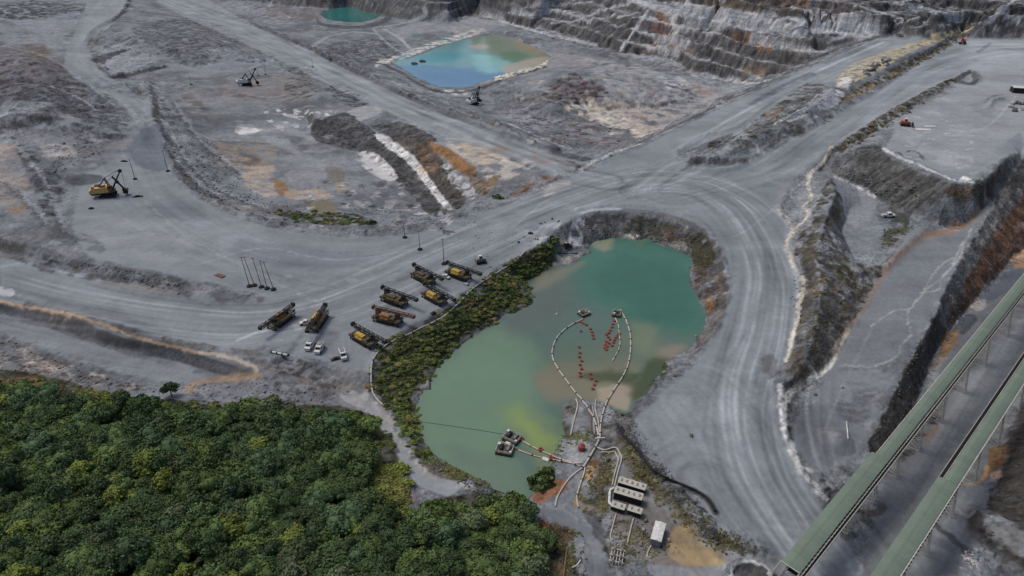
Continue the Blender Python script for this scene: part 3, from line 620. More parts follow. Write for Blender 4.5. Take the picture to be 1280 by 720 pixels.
# ridge between haul road and plain
A((74, 70, 64), "1038,222 1054,250 1050,272 1030,284 1012,282 1020,255", .9, 1.5, 2, patch=.05, grit=1)
A((78, 73, 63), "1000,290 1025,278 1040,300 1058,320 1100,336 1095,355 1080,380 1066,398 1050,425 1038,448 1010,475 990,490 985,460 1000,400 1005,350 995,320", .9, 1.5, 2.5, patch=.03, grit=1)
A((66, 74, 38), "1040,320 1060,325 1065,345 1048,342", .6, 1, 2, patch=.2)
A((104, 96, 88), "1000,345 1040,350 1075,345 1060,365 1020,372 1000,365", .6, 1.5, 3, patch=.3)
A((100, 72, 46), "1005,450 1020,452 1014,470 1000,474", .7, 1, 2, patch=.2)
A((120, 122, 126), "968,232 985,222 1005,228 1008,250 1000,270 985,275 970,262", .6, 2, 2)
for p in ("1012,215 1010,232 1015,245 1005,258 1010,270 995,285 985,298 984,312 990,325 998,340 1004,355", "972,262 985,275 992,290 984,300", "1040,182 1030,200 1018,212 1012,222", "1003,360 998,385 994,410 985,440 982,452"):
    T((176, 166, 150), p, .7, .85, brk=.3, wob=1.5)
T((172, 172, 174), "976,480 976,510 982,545 996,580 1012,600 1032,622", .9, .8, brk=.2)
A((86, 84, 84), "952,448 966,444 975,460 966,475 954,470", .7, 1.5, 2, patch=.2)
# trench wall and trench floor
A((68, 65, 62), "1285,190 1266,220 1245,252 1232,280 1215,312 1195,340 1180,370 1168,400 1150,430 1130,465 1112,505 1090,545 1085,568 1110,570 1130,538 1142,505 1150,480 1165,445 1185,412 1175,400 1200,350 1225,305 1250,265 1290,215", .93, 1.2, 2, patch=.0, grit=1)
A((94, 66, 48), "1290,225 1262,262 1240,300 1222,330 1200,360 1190,385 1196,400 1215,380 1240,350 1265,325 1290,305", .8, 1.5, 2, patch=.1, grit=1)
A((62, 56, 52), "1290,215 1275,230 1262,262 1240,290 1230,320 1250,330 1275,290 1290,270", .6, 2, 3, patch=.3, seed=5)
A((94, 68, 50), "1290,222 1272,245 1252,272 1234,300 1220,330 1204,356 1190,382 1188,404 1215,380 1240,350 1262,328 1290,302", .85, 1.2, 2, patch=.05, grit=1)
T((108, 106, 104), "1262,236 1245,262 1228,300 1214,326 1200,346 1186,372 1176,396", 1.8, .75, wob=2.2, brk=.35)
T((58, 52, 48), "1290,290 1262,322 1238,346 1212,374 1192,398", 1.4, .7, wob=2)
A((138, 112, 88), "1262,325 1280,310 1290,312 1290,330 1270,336", .9, 1, 1.5)
A((82, 88, 98), "1235,350 1262,338 1290,338 1260,365 1235,378 1222,375", .8, 1.5, 1.5)
A((146, 140, 132), "1216,378 1232,372 1230,386 1215,390", .8, 1, 1.5, patch=.1)
A((70, 74, 84), "1200,395 1215,392 1222,400 1205,418 1192,412", .8, 1, 1.5)
A((132, 100, 64), "1182,418 1198,412 1196,428 1180,448 1168,458", .85, 1.2, 1.5)
A((140, 132, 122), "1172,440 1180,450 1165,466 1160,460", .7, 1, 1.5)
A((122, 125, 126), "1290,420 1250,440 1215,470 1180,520 1150,575 1110,640 1080,720 1160,720 1190,660 1215,600 1240,540 1290,480", .7, 6, 4)
A((122, 126, 134), "1230,420 1265,395 1290,400 1270,440 1235,470 1215,500 1200,495 1205,460", .6, 5, 5, patch=.3)
A((58, 58, 62), "1205,440 1195,455 1180,480 1188,485 1205,465", .7, 2, 3, patch=.1)
A((70, 62, 58), "1120,560 1165,505 1178,510 1170,535 1150,555 1128,580", .7, 2, 3, patch=.1, grit=1)
A((124, 98, 70), "1165,530 1175,535 1165,550 1150,560 1152,548", .5, 1.5, 2, patch=.2)
A((108, 80, 52), "1235,560 1262,555 1258,575 1242,590 1232,600 1222,605 1230,585", .85, 1.2, 1.5)
T((152, 124, 92), "1205,604 1220,604 1230,596 1234,582", .5, .7, brk=.2)
A((166, 138, 112), "1238,592 1250,588 1253,596 1242,600", .8, .6, 1)
A((62, 58, 54), "1262,545 1290,530 1290,660 1260,650 1235,635 1240,615 1255,590", .92, 1.5, 2, patch=.0, grit=1)
A((108, 107, 106), "1232,655 1250,655 1285,668 1290,690 1255,685 1235,670", .9, 1, 1, patch=.0, grit=.3)
T((60, 55, 50), "1222,640 1222,665 1240,685 1270,698 1290,704", 1.6, .85, brk=.1)
A((84, 86, 90), "1215,660 1230,680 1280,710 1290,725 1240,725 1205,690", .7, 2, 2, patch=.1)
T((66, 68, 74), "1170,655 1185,668 1200,680 1206,688", 1.1, .9, brk=.1)
T((82, 86, 94), "1150,665 1168,675 1185,682", 1.8, .6, brk=.2)
for i in range(30):
    x0, y0 = random.gauss(1212, 6), random.gauss(697, 7)
    T((166, 160, 158), f"{x0:.0f},{y0:.0f} {x0+2:.0f},{y0+1:.0f}", .22, .8, brk=0, wob=.2)
T((140, 134, 130), "1197,636 1202,642 1212,644 1218,638", .5, .7)
T((70, 62, 56), "1050,620 1062,632 1078,640 1095,642 1105,632", .9, .7, brk=.2)
# pond surroundings
A((70, 69, 62), "728,278 760,270 800,270 842,282 862,292 866,312 846,306 826,300 808,290 780,292 760,290 742,298 728,300", .85, 1, 2, patch=.05, grit=1)
A((96, 96, 96), "722,282 745,274 768,274 764,292 745,298 730,298 722,290", .8, 1, 2, patch=.1)
A((108, 76, 56), "820,288 845,286 855,292 845,300 826,298", .7, 1, 2, patch=.2)
A((170, 160, 148), "770,294 785,297 798,301 808,297 800,294 784,293", .8, .6, 1, patch=.1)
A((120, 116, 114), "832,304 856,302 860,314 846,312", .8, 1, 1.5)
A((60, 58, 46), "862,296 880,292 892,310 890,332 870,336 864,318", .9, 1, 1.5, grit=1)
A((84, 72, 64), "866,336 892,330 906,345 904,372 890,392 880,380 868,362", .85, 1, 2, patch=.1, grit=1)
A((120, 90, 56), "882,372 890,372 892,388 884,392", .8, .6, 1)
A((104, 100, 100), "884,395 900,385 905,400 885,425 866,440 852,446 872,425", .8, 1, 2, patch=.2, grit=.8)
A((88, 89, 92), "740,264 780,261 830,266 868,278 884,292 876,290 840,276 800,269 745,269", .8, .8, .8)
T((164, 166, 170), "728,266 745,262 775,261", .8, .8, brk=.1)
A((100, 96, 96), "690,290 712,282 718,300 735,312 740,325 700,330 685,318", .8, 1.2, 2, patch=.1, grit=.8)
A((156, 157, 164), "716,276 732,272 728,290 726,306 712,306 712,292", .95, .8, 1, grit=.1)
A((150, 146, 140), "692,318 715,322 738,310 732,322 705,330", .7, .7, 1.2, patch=.2)
A((190, 190, 192), "668,302 676,295 690,285 700,276 702,282 685,296 672,306", .7, .8, 1.5, patch=.2)
A((146, 147, 152), "660,290 690,278 705,280 690,300 665,310 640,320", .6, 2, 2, patch=.3)
A((62, 66, 40), "640,326 662,316 690,300 694,316 690,330 680,338 668,346 656,352 648,350 640,345 620,352 600,370 580,386 560,398 548,408 530,415 505,425 490,436 478,450 474,470 474,492 486,505 500,522 512,545 524,562 516,540 515,515 520,495 524,480 538,468 552,448 572,430 594,412 616,400 630,388 640,384", .9, 1, 2.5, grit=1)
A((88, 70, 56), "500,430 515,425 520,445 510,455 500,448", .55, 1, 2.5, patch=.3)
A((100, 108, 46), "532,440 545,440 545,455 535,455", .6, 1, 2, patch=.2)
A((108, 100, 98), "520,468 535,466 542,480 540,492 526,490", .7, .8, 1.5, patch=.2)
A((70, 68, 40), "505,500 524,510 526,550 545,568 560,582 590,596 620,616 640,628 600,618 570,606 548,590 530,578 515,555 505,530", .8, 1, 2, patch=.1, grit=1)
A((92, 86, 78), "522,578 545,582 562,596 556,600 540,596 528,588", .8, 1, 1.5, patch=.05)
A((58, 68, 34), "806,462 816,452 826,450 836,455 834,466 822,475 808,488 795,496 786,488 796,474", .9, .8, 1.5, patch=.05)
A((64, 66, 42), "716,470 735,466 760,464 790,466 805,462 800,474 770,476 740,474", .7, 1, 1.5, patch=.25)
A((152, 136, 114), "745,482 770,478 790,484 792,500 784,516 765,510 744,500", .95, .8, 1.2, grit=.05)
A((88, 84, 74), "706,505 722,500 718,530 706,548 700,540", .8, 1, 1.5, patch=.1, grit=1)
A((134, 133, 136), "722,503 750,506 765,515 760,530 745,540 722,538 716,525", .7, 1, 2, patch=.2)
A((92, 88, 82), "755,520 785,518 790,535 780,560 760,570 748,555 750,535", .7, 1, 2, patch=.15, grit=1)
A((62, 60, 56), "768,508 782,512 792,520 780,524 770,520", .8, .8, 1)
A((78, 76, 44), "705,540 740,540 750,548 735,552 712,550 700,560 694,578 684,585 690,560", .8, 1, 1.5, patch=.1, grit=1)
A((138, 138, 142), "708,560 728,550 738,560 732,575 715,580 705,572", .7, 1, 1.5)
A((112, 90, 58), "740,560 748,565 742,590 730,615 722,632 718,625 726,600 734,580", .85, .8, 1.2, patch=.1, grit=1)
A((124, 88, 68), "664,622 680,605 700,598 712,606 704,616 688,622 674,630", .85, .8, 1.2)
A((74, 68, 48), "745,562 768,560 768,590 762,610 765,635 750,650 735,640 725,632 735,605", .75, 1.2, 2.5, patch=.1, grit=1)
A((74, 62, 48), "672,645 690,652 712,660 728,678 732,725 690,725 685,700 690,670", .8, 1.2, 2, patch=.05, grit=1)
A((128, 78, 56), "672,650 684,652 690,668 688,680 680,670", .85, .7, 1)
A((116, 92, 90), "698,685 706,688 704,705 696,700", .6, 1, 1.5, patch=.2)
A((78, 74, 46), "775,545 790,560 815,590 835,615 860,640 885,655 910,670 940,690 955,692 945,696 905,690 870,668 840,640 815,615 790,590 775,570", .8, 1.2, 2, patch=.1, grit=1)
A((112, 108, 104), "768,575 790,590 830,640 820,660 800,650 775,620", .6, 2, 2, patch=.1, grit=.4)
A((116, 114, 112), "800,600 830,610 850,640 880,665 840,690 810,700 790,690 800,650", .75, 2, 2, grit=.3)
A((140, 120, 88), "838,664 855,656 870,662 875,676 905,690 902,705 860,707 840,700 833,682", .85, 1.2, 1.5, grit=.15)
A((152, 132, 100), "845,690 870,700 900,700 880,708 850,706", .6, 1, 1.5, grit=.1)
A((132, 134, 138), "870,675 905,680 945,694 980,700 985,722 830,722 810,705 835,705 870,710 905,706 900,690", .7, 1.5, 1.5, grit=.15)
A((62, 61, 58), "918,708 935,702 955,708 965,722 915,722", .8, .8, 1, grit=.6)
T((196, 194, 190), "914,722 915,708 926,703 942,704 958,711 966,720", .35, .9, brk=.2)
A((76, 74, 66), "770,650 800,660 830,680 815,700 790,700 765,720 755,690 762,665", .6, 1.5, 2.5, patch=.1, grit=1)
A((62, 62, 64), "730,640 752,648 755,680 745,672", .7, 1.2, 1.5)
for p in ("772,530 779,545 790,556 802,570 810,582 825,594 845,604 866,612 884,624 894,640",): T((58, 58, 62), p, .9, .9, brk=.05, wob=.3)
# lower left
T((168, 138, 108), "0,376 30,383 60,388 100,396 140,410 160,418 190,427 230,436 270,444 300,452 322,462 310,472", .55, .8, brk=.15, wob=.6)
T((186, 176, 164), "250,440 290,448 312,456 320,464", .7, .6, brk=.2)
A((92, 95, 99), "0,384 30,390 70,404 100,412 130,428 160,436 190,436 220,440 260,452 290,460 296,468 270,462 230,452 190,442 155,442 120,430 80,418 40,402 0,392", .9, .9, 1, grit=.7)
T((96, 97, 102), "60,378 110,390 150,398 200,412 260,416", 1.2, .5, brk=.3)
A((92, 88, 86), "140,404 180,414 230,424 290,434 330,440 320,446 260,436 200,428 160,418", .7, 1, 1.5, patch=.15, grit=.8)
A((112, 104, 100), "-10,425 20,430 60,446 100,458 160,480 200,486 150,495 100,480 60,470 -10,462", .8, 1.5, 2.5, patch=.05, grit=1)
A((152, 136, 126), "30,452 60,450 82,460 70,468 40,468", .8, 1.2, 2, patch=.2)
A((76, 66, 58), "50,446 80,454 110,466 150,482 120,478 80,464", .6, 1, 1.5, patch=.2)
A((118, 118, 122), "230,480 300,478 380,470 440,480 430,500 380,515 320,510 260,500", .7, 2.5, 3, patch=.1, grit=.5)
A((94, 94, 98), "280,470 330,470 400,478 460,478 440,500 400,512 320,500", .5, 2, 3, patch=.4, grit=.9)
A((100, 98, 98), "320,455 360,450 420,470 470,480 440,485 380,478", .6, 1.5, 2.5, patch=.3, grit=.9)
T((140, 118, 96), "236,488 245,478 275,474 300,472 322,470", 1.6, .8, brk=.2)
T((118, 96, 78), "322,452 345,466 370,472 400,484 440,484 458,482", .6, .6, brk=.4)
A((150, 148, 146), "430,484 458,482 468,505 488,520 470,520 440,505 425,496", .8, 1.5, 2, grit=.2)
T((96, 84, 72), "478,515 492,545 510,575", .8, .7, brk=.2)
T((160, 154, 150), "470,505 485,530 505,560 530,590 560,605 590,608", 1.2, .6, brk=.3)
T((166, 166, 168), "300,424 320,416 330,414 345,410", .7, .7, brk=.2)
A((92, 96, 104), "385,425 410,412 425,420 400,438", .5, 1.5, 2)
for x, y in ((368, 406), (372, 410), (348, 424), (375, 427), (395, 383), (478, 355), (490, 350), (400, 372), (440, 350), (360, 345)):
    A((150, 152, 156), f"{x-5},{y-1} {x+4},{y-2} {x+7},{y+2} {x-3},{y+3}", .55, .8, 1.5, patch=.3)
A((60, 60, 40), "-40,458 30,464 75,474 130,492 180,500 215,498 260,506 330,510 400,505 440,512 470,525 498,560 500,600 505,640 560,622 620,618 665,640 690,690 680,760 -60,780 -300,700 -300,500", .92, 1.5, 2.5, grit=1)
A((98, 92, 40), "95,485 130,488 160,500 170,512 120,515 95,505", .7, 1.2, 2, patch=.1)
A((104, 84, 52), "-10,470 40,468 60,478 30,488 -10,490", .6, 1, 2, patch=.2)
A((84, 78, 36), "478,590 498,585 500,625 478,632 470,610", .7, 1, 2, patch=.1)
A((88, 82, 78), "500,590 515,605 525,625 510,632 500,615", .8, 1, 1.5, patch=.05, grit=1)

A((132, 136, 138), FLATS[6], .95, 1.5, .6, grit=.15, smoothit=0)
A((126, 131, 135), "90,62 105,30 125,0 160,0 140,26 112,50 108,64 122,84 150,106 175,128 190,150 172,152 150,128 122,112 92,98 80,82", .75, 3, 3, grit=.15)
A((124, 129, 133), "260,0 340,45 420,84 520,128 640,176 720,206 690,212 560,170 470,134 400,100 300,52 190,0", .6, 3, 2, grit=.15)
for i in range(70):
    x0, y0 = random.uniform(640, 920), random.uniform(62, 175)
    if y0 > 232 - (x0 - 600) * .4 or y0 < 60 + (x0 - 700) * .15: continue
    A(random.choice([(136, 134, 134), (80, 78, 80), (118, 108, 102), (156, 152, 146), (96, 92, 94)]), f"{x0:.0f},{y0:.0f} {x0+random.uniform(6,18):.0f},{y0+random.uniform(-2,3):.0f} {x0+10:.0f},{y0+3:.0f} {x0+2:.0f},{y0+3:.0f}", .5, 1.5, 4, seed=i)
for i in range(60):
    x0, y0 = random.uniform(60, 620), random.uniform(20, 240)
    if 160 < x0 < 240 and y0 > 120: continue
    A(random.choice([(132, 135, 140), (82, 84, 88), (120, 123, 128), (92, 94, 98)]), f"{x0:.0f},{y0:.0f} {x0+random.uniform(8,24):.0f},{y0+random.uniform(-2,6):.0f} {x0+16:.0f},{y0+5:.0f} {x0+3:.0f},{y0+3:.0f}", .4, 2, 4, seed=i, patch=.1)
A((88, 74, 50), "740,566 768,566 766,590 758,615 762,636 748,650 736,640 726,632 734,605", .7, 1.2, 2.5, patch=.15, grit=1)
A((78, 70, 44), "776,548 792,560 816,590 836,615 862,640 888,656 912,671 945,692 905,690 870,668 840,640 815,615 790,590", .75, 1.2, 2, patch=.15, grit=1)
A((80, 60, 48), "674,652 690,656 712,664 726,680 730,725 690,725 686,700", .8, 1.2, 2, patch=.05, grit=1)
A((138, 80, 58), "672,650 684,652 690,668 690,684 682,682", .9, .7, 1)
A((140, 102, 60), "744,562 750,570 744,592 732,615 722,634 718,626 728,598", .75, .8, 1.5, patch=.2, grit=1)
A((140, 96, 72), "664,622 680,606 700,598 712,606 704,616 688,622 674,630", .9, .8, 1.2)
A((164, 140, 98), "838,664 855,656 870,662 875,676 900,690 902,703 860,706 840,700 833,682", .75, 1.2, 1.5, grit=.15, patch=.05)
for p_, w_, col_ in (("250,330 330,310 420,325 520,310 600,280 680,262", .5, (150, 154, 158)), ("110,300 200,290 300,330 420,360 500,350", .5, (98, 102, 108)), ("180,250 240,300 330,345 400,380", .5, (148, 151, 156)), ("640,285 700,240 780,215 860,200 950,150", .5, (150, 154, 158)), ("760,250 850,240 930,210 1020,160 1120,100", .5, (98, 102, 108)),
                      ("880,300 930,290 1000,230", .4, (146, 150, 154)), ("930,420 900,470 880,530 900,600", .5, (100, 104, 110)), ("960,330 985,420 960,500", .4, (100, 104, 110)), ("1110,150 1160,170 1230,160 1270,120", .6, (150, 154, 158)), ("1140,190 1180,150 1240,140 1275,90", .5, (104, 108, 114)), ("1120,160 1150,175 1200,185 1225,205", .5, (104, 108, 112)), ("1090,410 1060,470 1030,540", .4, (130, 133, 138)), ("1260,420 1200,520 1130,640 1080,700", .5, (92, 95, 100)), ("1280,440 1230,520 1180,600 1120,700", .5, (140, 143, 148)), ("60,340 180,372 320,382 420,360", .5, (100, 104, 110)), ("30,430 110,450 220,468", .4, (104, 107, 112))):
    T(col_, p_, w_, .45, brk=.4, wob=.8)
for x, y, w_, h_ in ((1165, 140, 14, 5), (1200, 165, 20, 5), (1140, 175, 12, 6), (1230, 175, 12, 7), (1180, 125, 16, 3), (1250, 100, 16, 4), (1215, 75, 18, 3), (1160, 195, 16, 5), (450, 330, 26, 6), (520, 325, 18, 4), (380, 360, 22, 5), (220, 300, 30, 8), (150, 275, 22, 6), (330, 320, 24, 5), (840, 215, 22, 4), (700, 258, 20, 3), (960, 190, 20, 5), (900, 560, 20, 18), (870, 500, 14, 14), (940, 500, 10, 22)):
    A(random.choice([(104, 108, 114), (134, 138, 142), (100, 104, 108), (140, 142, 146)]), f"{x-w_},{y-h_*.3:.1f} {x},{y-h_} {x+w_},{y-h_*.2:.1f} {x+w_*.8:.0f},{y+h_*.7:.1f} {x-w_*.3:.0f},{y+h_}", .45, 4, 5, patch=.15)
A((150, 152, 158), "716,277 731,272 728,290 726,308 712,304 712,292", .95, .8, 1, grit=.1)
A((146, 148, 152), "664,296 680,284 698,278 705,282 690,294 672,306", .6, 1, 2, patch=.1)
# wheel tracks along the haul roads: streaks that follow each road
def tracks(pts, half, seed, amp=.16, lines=()):
    c = [hitxy(*q) for q in curve(parse(pts), 8)]; s = window(c, half + 4)
    d, run, side = polydist(X[s], Y[s], c, False, True); q = d * side
    far = np.clip(DIST[s] / 300, 1, 3)
    f = pn(q / 1.5, run / 60, seed) * .7 + pn(q / (3.2 * far), run / 90, seed + 2) * .9 + pn(q / 7, run / 45, seed + 4) * .7
    m = 1 - ss(half - 3, half + 3, d + NB[s] * 3)
    g = 1 + f * amp * m
    for off, w, a in lines:
        o = off + 1.6 * pn(run / 45, run * 0, seed + 9)
        g = g + a * np.exp(-((q - o) / w) ** 2) * m * ss(-.5, .2, pn(run / 35, run * 0 + off, seed + 5))
    C[s] *= np.clip(g, .5, 1.7)[..., None]
tracks("0,352 100,375 200,392 300,402 400,385 480,355 560,318 640,282 720,250 800,228 870,232 925,258 960,300 975,350 970,410 958,470 955,530 968,590 1000,640 1050,700", 22, 3, .2, ((-9, .9, .5), (-11, .6, .3), (-13.5, .8, .4), (3, .7, .35), (6, .6, .45), (-2, 1.6, -.2), (11, 2, -.2), (15, .7, .4), (-17, 1.5, -.18)))
tracks("820,235 860,225 900,240 940,275 965,330 968,400 950,470 945,540 962,600 995,660", 7, 5, .14, ((3, .6, .4), (-3, .6, .35), (0, .5, .2)))
tracks("870,215 930,170 1000,130 1100,80", 14, 11, .12, ((3, 1, .2), (-4, 1.2, -.15)))
tracks("800,240 860,200 940,140 1000,105 1060,78 1110,54", 14, 12, .2, ((5, 1.5, .2), (-5, 1.5, -.2)))
tracks("840,240 900,225 960,205 1020,165 1080,125 1140,90 1220,65 1290,60", 22, 14, .22, ((6, 1.5, .18), (-6, 2, -.15), (0, 1, -.15)))
tracks("200,0 330,47 420,92 500,130 600,172 700,210 760,225", 20, 16, .3, ((5, 2, .12), (-5, 2, .15)))
tracks("150,0 110,60 95,90 150,140 185,190 230,250 330,300 450,315 560,290", 34, 17, .11)
tracks("0,430 100,450 200,465 260,475", 16, 19, .1); tracks("-20,404 60,420 150,445 250,462", 14, 20, .08)
tracks("670,636 700,642 735,662 752,690 757,730", 5, 21, .2, ((-2.2, .5, .25), (2.2, .5, .25)))
tracks("880,600 940,680 1060,700 1150,600 1210,500 1290,400", 20, 23, .16)
tracks("850,500 880,540 920,620 960,680", 26, 24, .12)
C *= (1 + NB * .08 + NC * .10 * (.4 + GRIT))[..., None]
C *= (1 + (S1 * .1 + S2 * .25) * SLM * rough * 1.0)[..., None]
C *= (1 + (.3 * fbm(X / 55, Y / 26, 4, 77) + .12 * fbm(X / 14, Y / 8, 3, 79)) * SM)[..., None]
C *= (1 + (np.clip(RID, -1, 1) - .4) * .16 * rough)[..., None]
rk = ss(.1, .75, 1 - np.abs(fbm(X / 5.5, Y / 5.5, 4, 88)) * 3.0) - .5
rk2 = ss(-.2, .35, fbm(X / 11, Y / 8, 4, 91)) - .5
GRIT = np.maximum(GRIT, SLM * rough); C *= (1 + ROCKY * (1 - .7 * SLM) * (rk * .6 + rk2 * .5) + ROCKY * (S1 * .1 + S2 * .1))[..., None]
L_ = C.mean(-1); piv = float(lin((114, 114, 114))[0]); C *= (np.clip(L_ / piv, .15, 2.2) ** np.where(L_ < piv, .2, -.05))[..., None] * (.87 + .09 * (1 - SM))[..., None] * (1 + .12 * ss(330, 550, DIST) * (1 - .5 * SM))[..., None]  # tone contrast curve; colour also gets lighter with distance from the camera
for p_ in ("1290,215 1272,245 1250,275 1232,300 1218,330 1200,360 1190,400 1215,380 1240,350 1262,328 1290,300", "1110,196 1150,216 1190,231 1238,225 1250,208 1248,225 1236,248 1180,262 1120,262 1060,226", "880,4 975,14 1100,40 1290,40 1290,-5 880,-5"):
    s_, m_, _ = region(parse(p_), 3, edge=2); C[s_] *= (1 + m_ * (S1[s_] * .55 + S2[s_] * .2))[..., None]
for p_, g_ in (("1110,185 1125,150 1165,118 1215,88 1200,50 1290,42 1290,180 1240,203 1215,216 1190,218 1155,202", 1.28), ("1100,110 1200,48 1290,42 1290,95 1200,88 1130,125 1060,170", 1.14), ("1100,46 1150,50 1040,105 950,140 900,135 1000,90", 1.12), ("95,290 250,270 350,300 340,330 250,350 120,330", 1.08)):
    s_, m_, _ = region(parse(p_), 8, edge=5); C[s_] *= (1 + m_ * (g_ - 1))[..., None]  # colour of the plateau, upper roads and left flat multiplied brighter
C = np.clip(C, .01, .95)
print('painted')

# ------------------------------------------------------------------ ground material
def new_mat(name):
    m = bpy.data.materials.new(name); m.use_nodes = True; return m, m.node_tree.nodes, m.node_tree.links
gm, n, l = new_mat('quarry_ground')
bs = n['Principled BSDF']; bs.inputs['Roughness'].default_value = .9; bs.inputs['Specular IOR Level'].default_value = .2
at_ = n.new('ShaderNodeAttribute'); at_.attribute_name = 'tint'
gr = n.new('ShaderNodeAttribute'); gr.attribute_name = 'grit'
tc = n.new('ShaderNodeTexCoord')
def noise(sc, det, rg=.6, src=None):
    q = n.new('ShaderNodeTexNoise'); q.inputs['Scale'].default_value = sc; q.inputs['Detail'].default_value = det; q.inputs['Roughness'].default_value = rg
    l.new(tc.outputs['Object'], q.inputs['Vector']); return q
def mth(op, a, b=None, c=None):
    q = n.new('ShaderNodeMath'); q.operation = op
    for i, v in enumerate((a, b, c)):
        if v is None: continue
        if isinstance(v, (int, float)): q.inputs[i].default_value = v
        else: l.new(v, q.inputs[i])
    return q.outputs[0]
n1 = noise(.45, 6, .65); n2 = noise(1.9, 5, .7)
vo = n.new('ShaderNodeTexVoronoi'); vo.inputs['Scale'].default_value = .85; l.new(tc.outputs['Object'], vo.inputs['Vector'])
vb = n.new('ShaderNodeSeparateColor'); l.new(vo.outputs['Color'], vb.inputs[0])
fine = mth('ADD', mth('MULTIPLY', mth('SUBTRACT', n1.outputs[0], .5), 1.5), mth('MULTIPLY', mth('SUBTRACT', n2.outputs[0], .5), .9))
fine = mth('ADD', fine, mth('MULTIPLY', mth('SUBTRACT', vb.outputs[0], .5), .5))
n0 = noise(.1, 8, .72); mp_ = n.new('ShaderNodeMapping'); mp_.inputs['Scale'].default_value = (.05, .05, .42); mp_.inputs['Rotation'].default_value = (.12, .08, 0); l.new(tc.outputs['Object'], mp_.inputs[0])
ns = n.new('ShaderNodeTexNoise'); ns.inputs['Scale'].default_value = 1; ns.inputs['Detail'].default_value = 6; ns.inputs['Roughness'].default_value = .65; l.new(mp_.outputs[0], ns.inputs['Vector'])
big = mth('ADD', mth('MULTIPLY', mth('SUBTRACT', n0.outputs[0], .5), 2.2), mth('MULTIPLY', mth('SUBTRACT', ns.outputs[0], .5), 1.6))
fine = mth('ADD', fine, mth('MULTIPLY', big, gr.outputs['Fac']))
k = mth('MULTIPLY_ADD', mth('MAXIMUM', fine, -1.15), mth('MULTIPLY_ADD', gr.outputs['Fac'], .62, .13), 1.0)
sc_ = n.new('ShaderNodeVectorMath'); sc_.operation = 'SCALE'; l.new(at_.outputs['Color'], sc_.inputs[0]); l.new(k, sc_.inputs['Scale'])
l.new(sc_.outputs[0], bs.inputs['Base Color'])
bp = n.new('ShaderNodeBump'); bp.inputs['Distance'].default_value = .9
l.new(mth('MULTIPLY_ADD', gr.outputs['Fac'], .75, .06), bp.inputs['Strength'])
l.new(mth('ADD', n1.outputs[0], mth('MULTIPLY', vo.outputs['Distance'], -.35)), bp.inputs['Height']); l.new(bp.outputs[0], bs.inputs['Normal'])

def grid_mesh(name, X, Y, Z, col, mat, grit=None):
    nv, nu = X.shape; me = bpy.data.meshes.new(name)
    co = np.stack([X, Y, Z], -1).reshape(-1).astype(np.float32)
    idx = np.arange(nv * nu).reshape(nv, nu)
    q = np.stack([idx[1:, :-1], idx[1:, 1:], idx[:-1, 1:], idx[:-1, :-1]], -1).reshape(-1, 4)
    me.vertices.add(nv * nu); me.vertices.foreach_set('co', co)
    me.loops.add(q.size); me.loops.foreach_set('vertex_index', q.reshape(-1).astype(np.int32))
    me.polygons.add(len(q)); me.polygons.foreach_set('loop_start', np.arange(0, q.size, 4, dtype=np.int32)); me.polygons.foreach_set('loop_total', np.full(len(q), 4, np.int32))
    me.update(calc_edges=True)
    ca = me.color_attributes.new('tint', 'FLOAT_COLOR', 'POINT')
    ca.data.foreach_set('color', np.concatenate([col, np.ones(col.shape[:2] + (1,))], -1).reshape(-1).astype(np.float32))
    if grit is not None:
        a = me.attributes.new('grit', 'FLOAT', 'POINT'); a.data.foreach_set('value', grit.reshape(-1).astype(np.float32))
    me.materials.append(mat); me.polygons.foreach_set('use_smooth', np.ones(len(q), bool))
    o = bpy.data.objects.new(name, me); COL.objects.link(o); return o
def tag(o, label=None, cat=None, group=None, kind=None):
    if label: o['label'] = label
    if cat: o['category'] = cat
    if group: o['group'] = group
    if kind: o['kind'] = kind
    return o
g = grid_mesh('ground', X, Y, Z, C, gm, GRIT); tag(g, 'grey open-cut quarry ground with haul roads, benches and spoil slopes', None, None, 'structure')

# ------------------------------------------------------------------ water
wm, n, l = new_mat('murky_water')
bs = n['Principled BSDF']; bs.inputs['Roughness'].default_value = .13; bs.inputs['Specular IOR Level'].default_value = .4
at_ = n.new('ShaderNodeAttribute'); at_.attribute_name = 'tint'; l.new(at_.outputs['Color'], bs.inputs['Base Color'])
tc = n.new('ShaderNodeTexCoord'); q = noise(.5, 5); bp = n.new('ShaderNodeBump'); bp.inputs['Strength'].default_value = .3; bp.inputs['Distance'].default_value = .2
l.new(q.outputs[0], bp.inputs['Height']); l.new(bp.outputs[0], bs.inputs['Normal'])
def water(name, outl, z, step, base, blobs, label):
    w = np.array([at(x, y, z)[:2] for x, y in outl]); lo = w.min(0) - 3; hi = w.max(0) + 3
    xs = np.arange(lo[0], hi[0], step); ys = np.arange(lo[1], hi[1], step)
    Xw, Yw = np.meshgrid(xs, ys[::-1]); c = np.zeros(Xw.shape + (3,)) + lin(base)
    nz = fbm(Xw / 25, Yw / 25, 4, 7) + .4 * fbm(Xw / 6, Yw / 6, 3, 8)
    nf = fbm(Xw / 4, Yw / 4, 4, 15)
    for col, pts, soft, a in blobs:
        soft *= .75
        pw = [at(x, y, z)[:2] for x, y in curve(parse(pts) + parse(pts)[:1], 3)[:-1]]
        d = polydist(Xw, Yw, pw) + nz * soft * 1.1 + nf * 1.6; m = (1 - ss(-soft, soft, d))[..., None] * a
        c = c * (1 - m) + lin(col) * m
    c = c * (.8 + nz[..., None] * .08 + nf[..., None] * .03)
    o = grid_mesh(name, Xw, Yw, np.full(Xw.shape, z), c, wm); tag(o, label, None, None, 'structure')
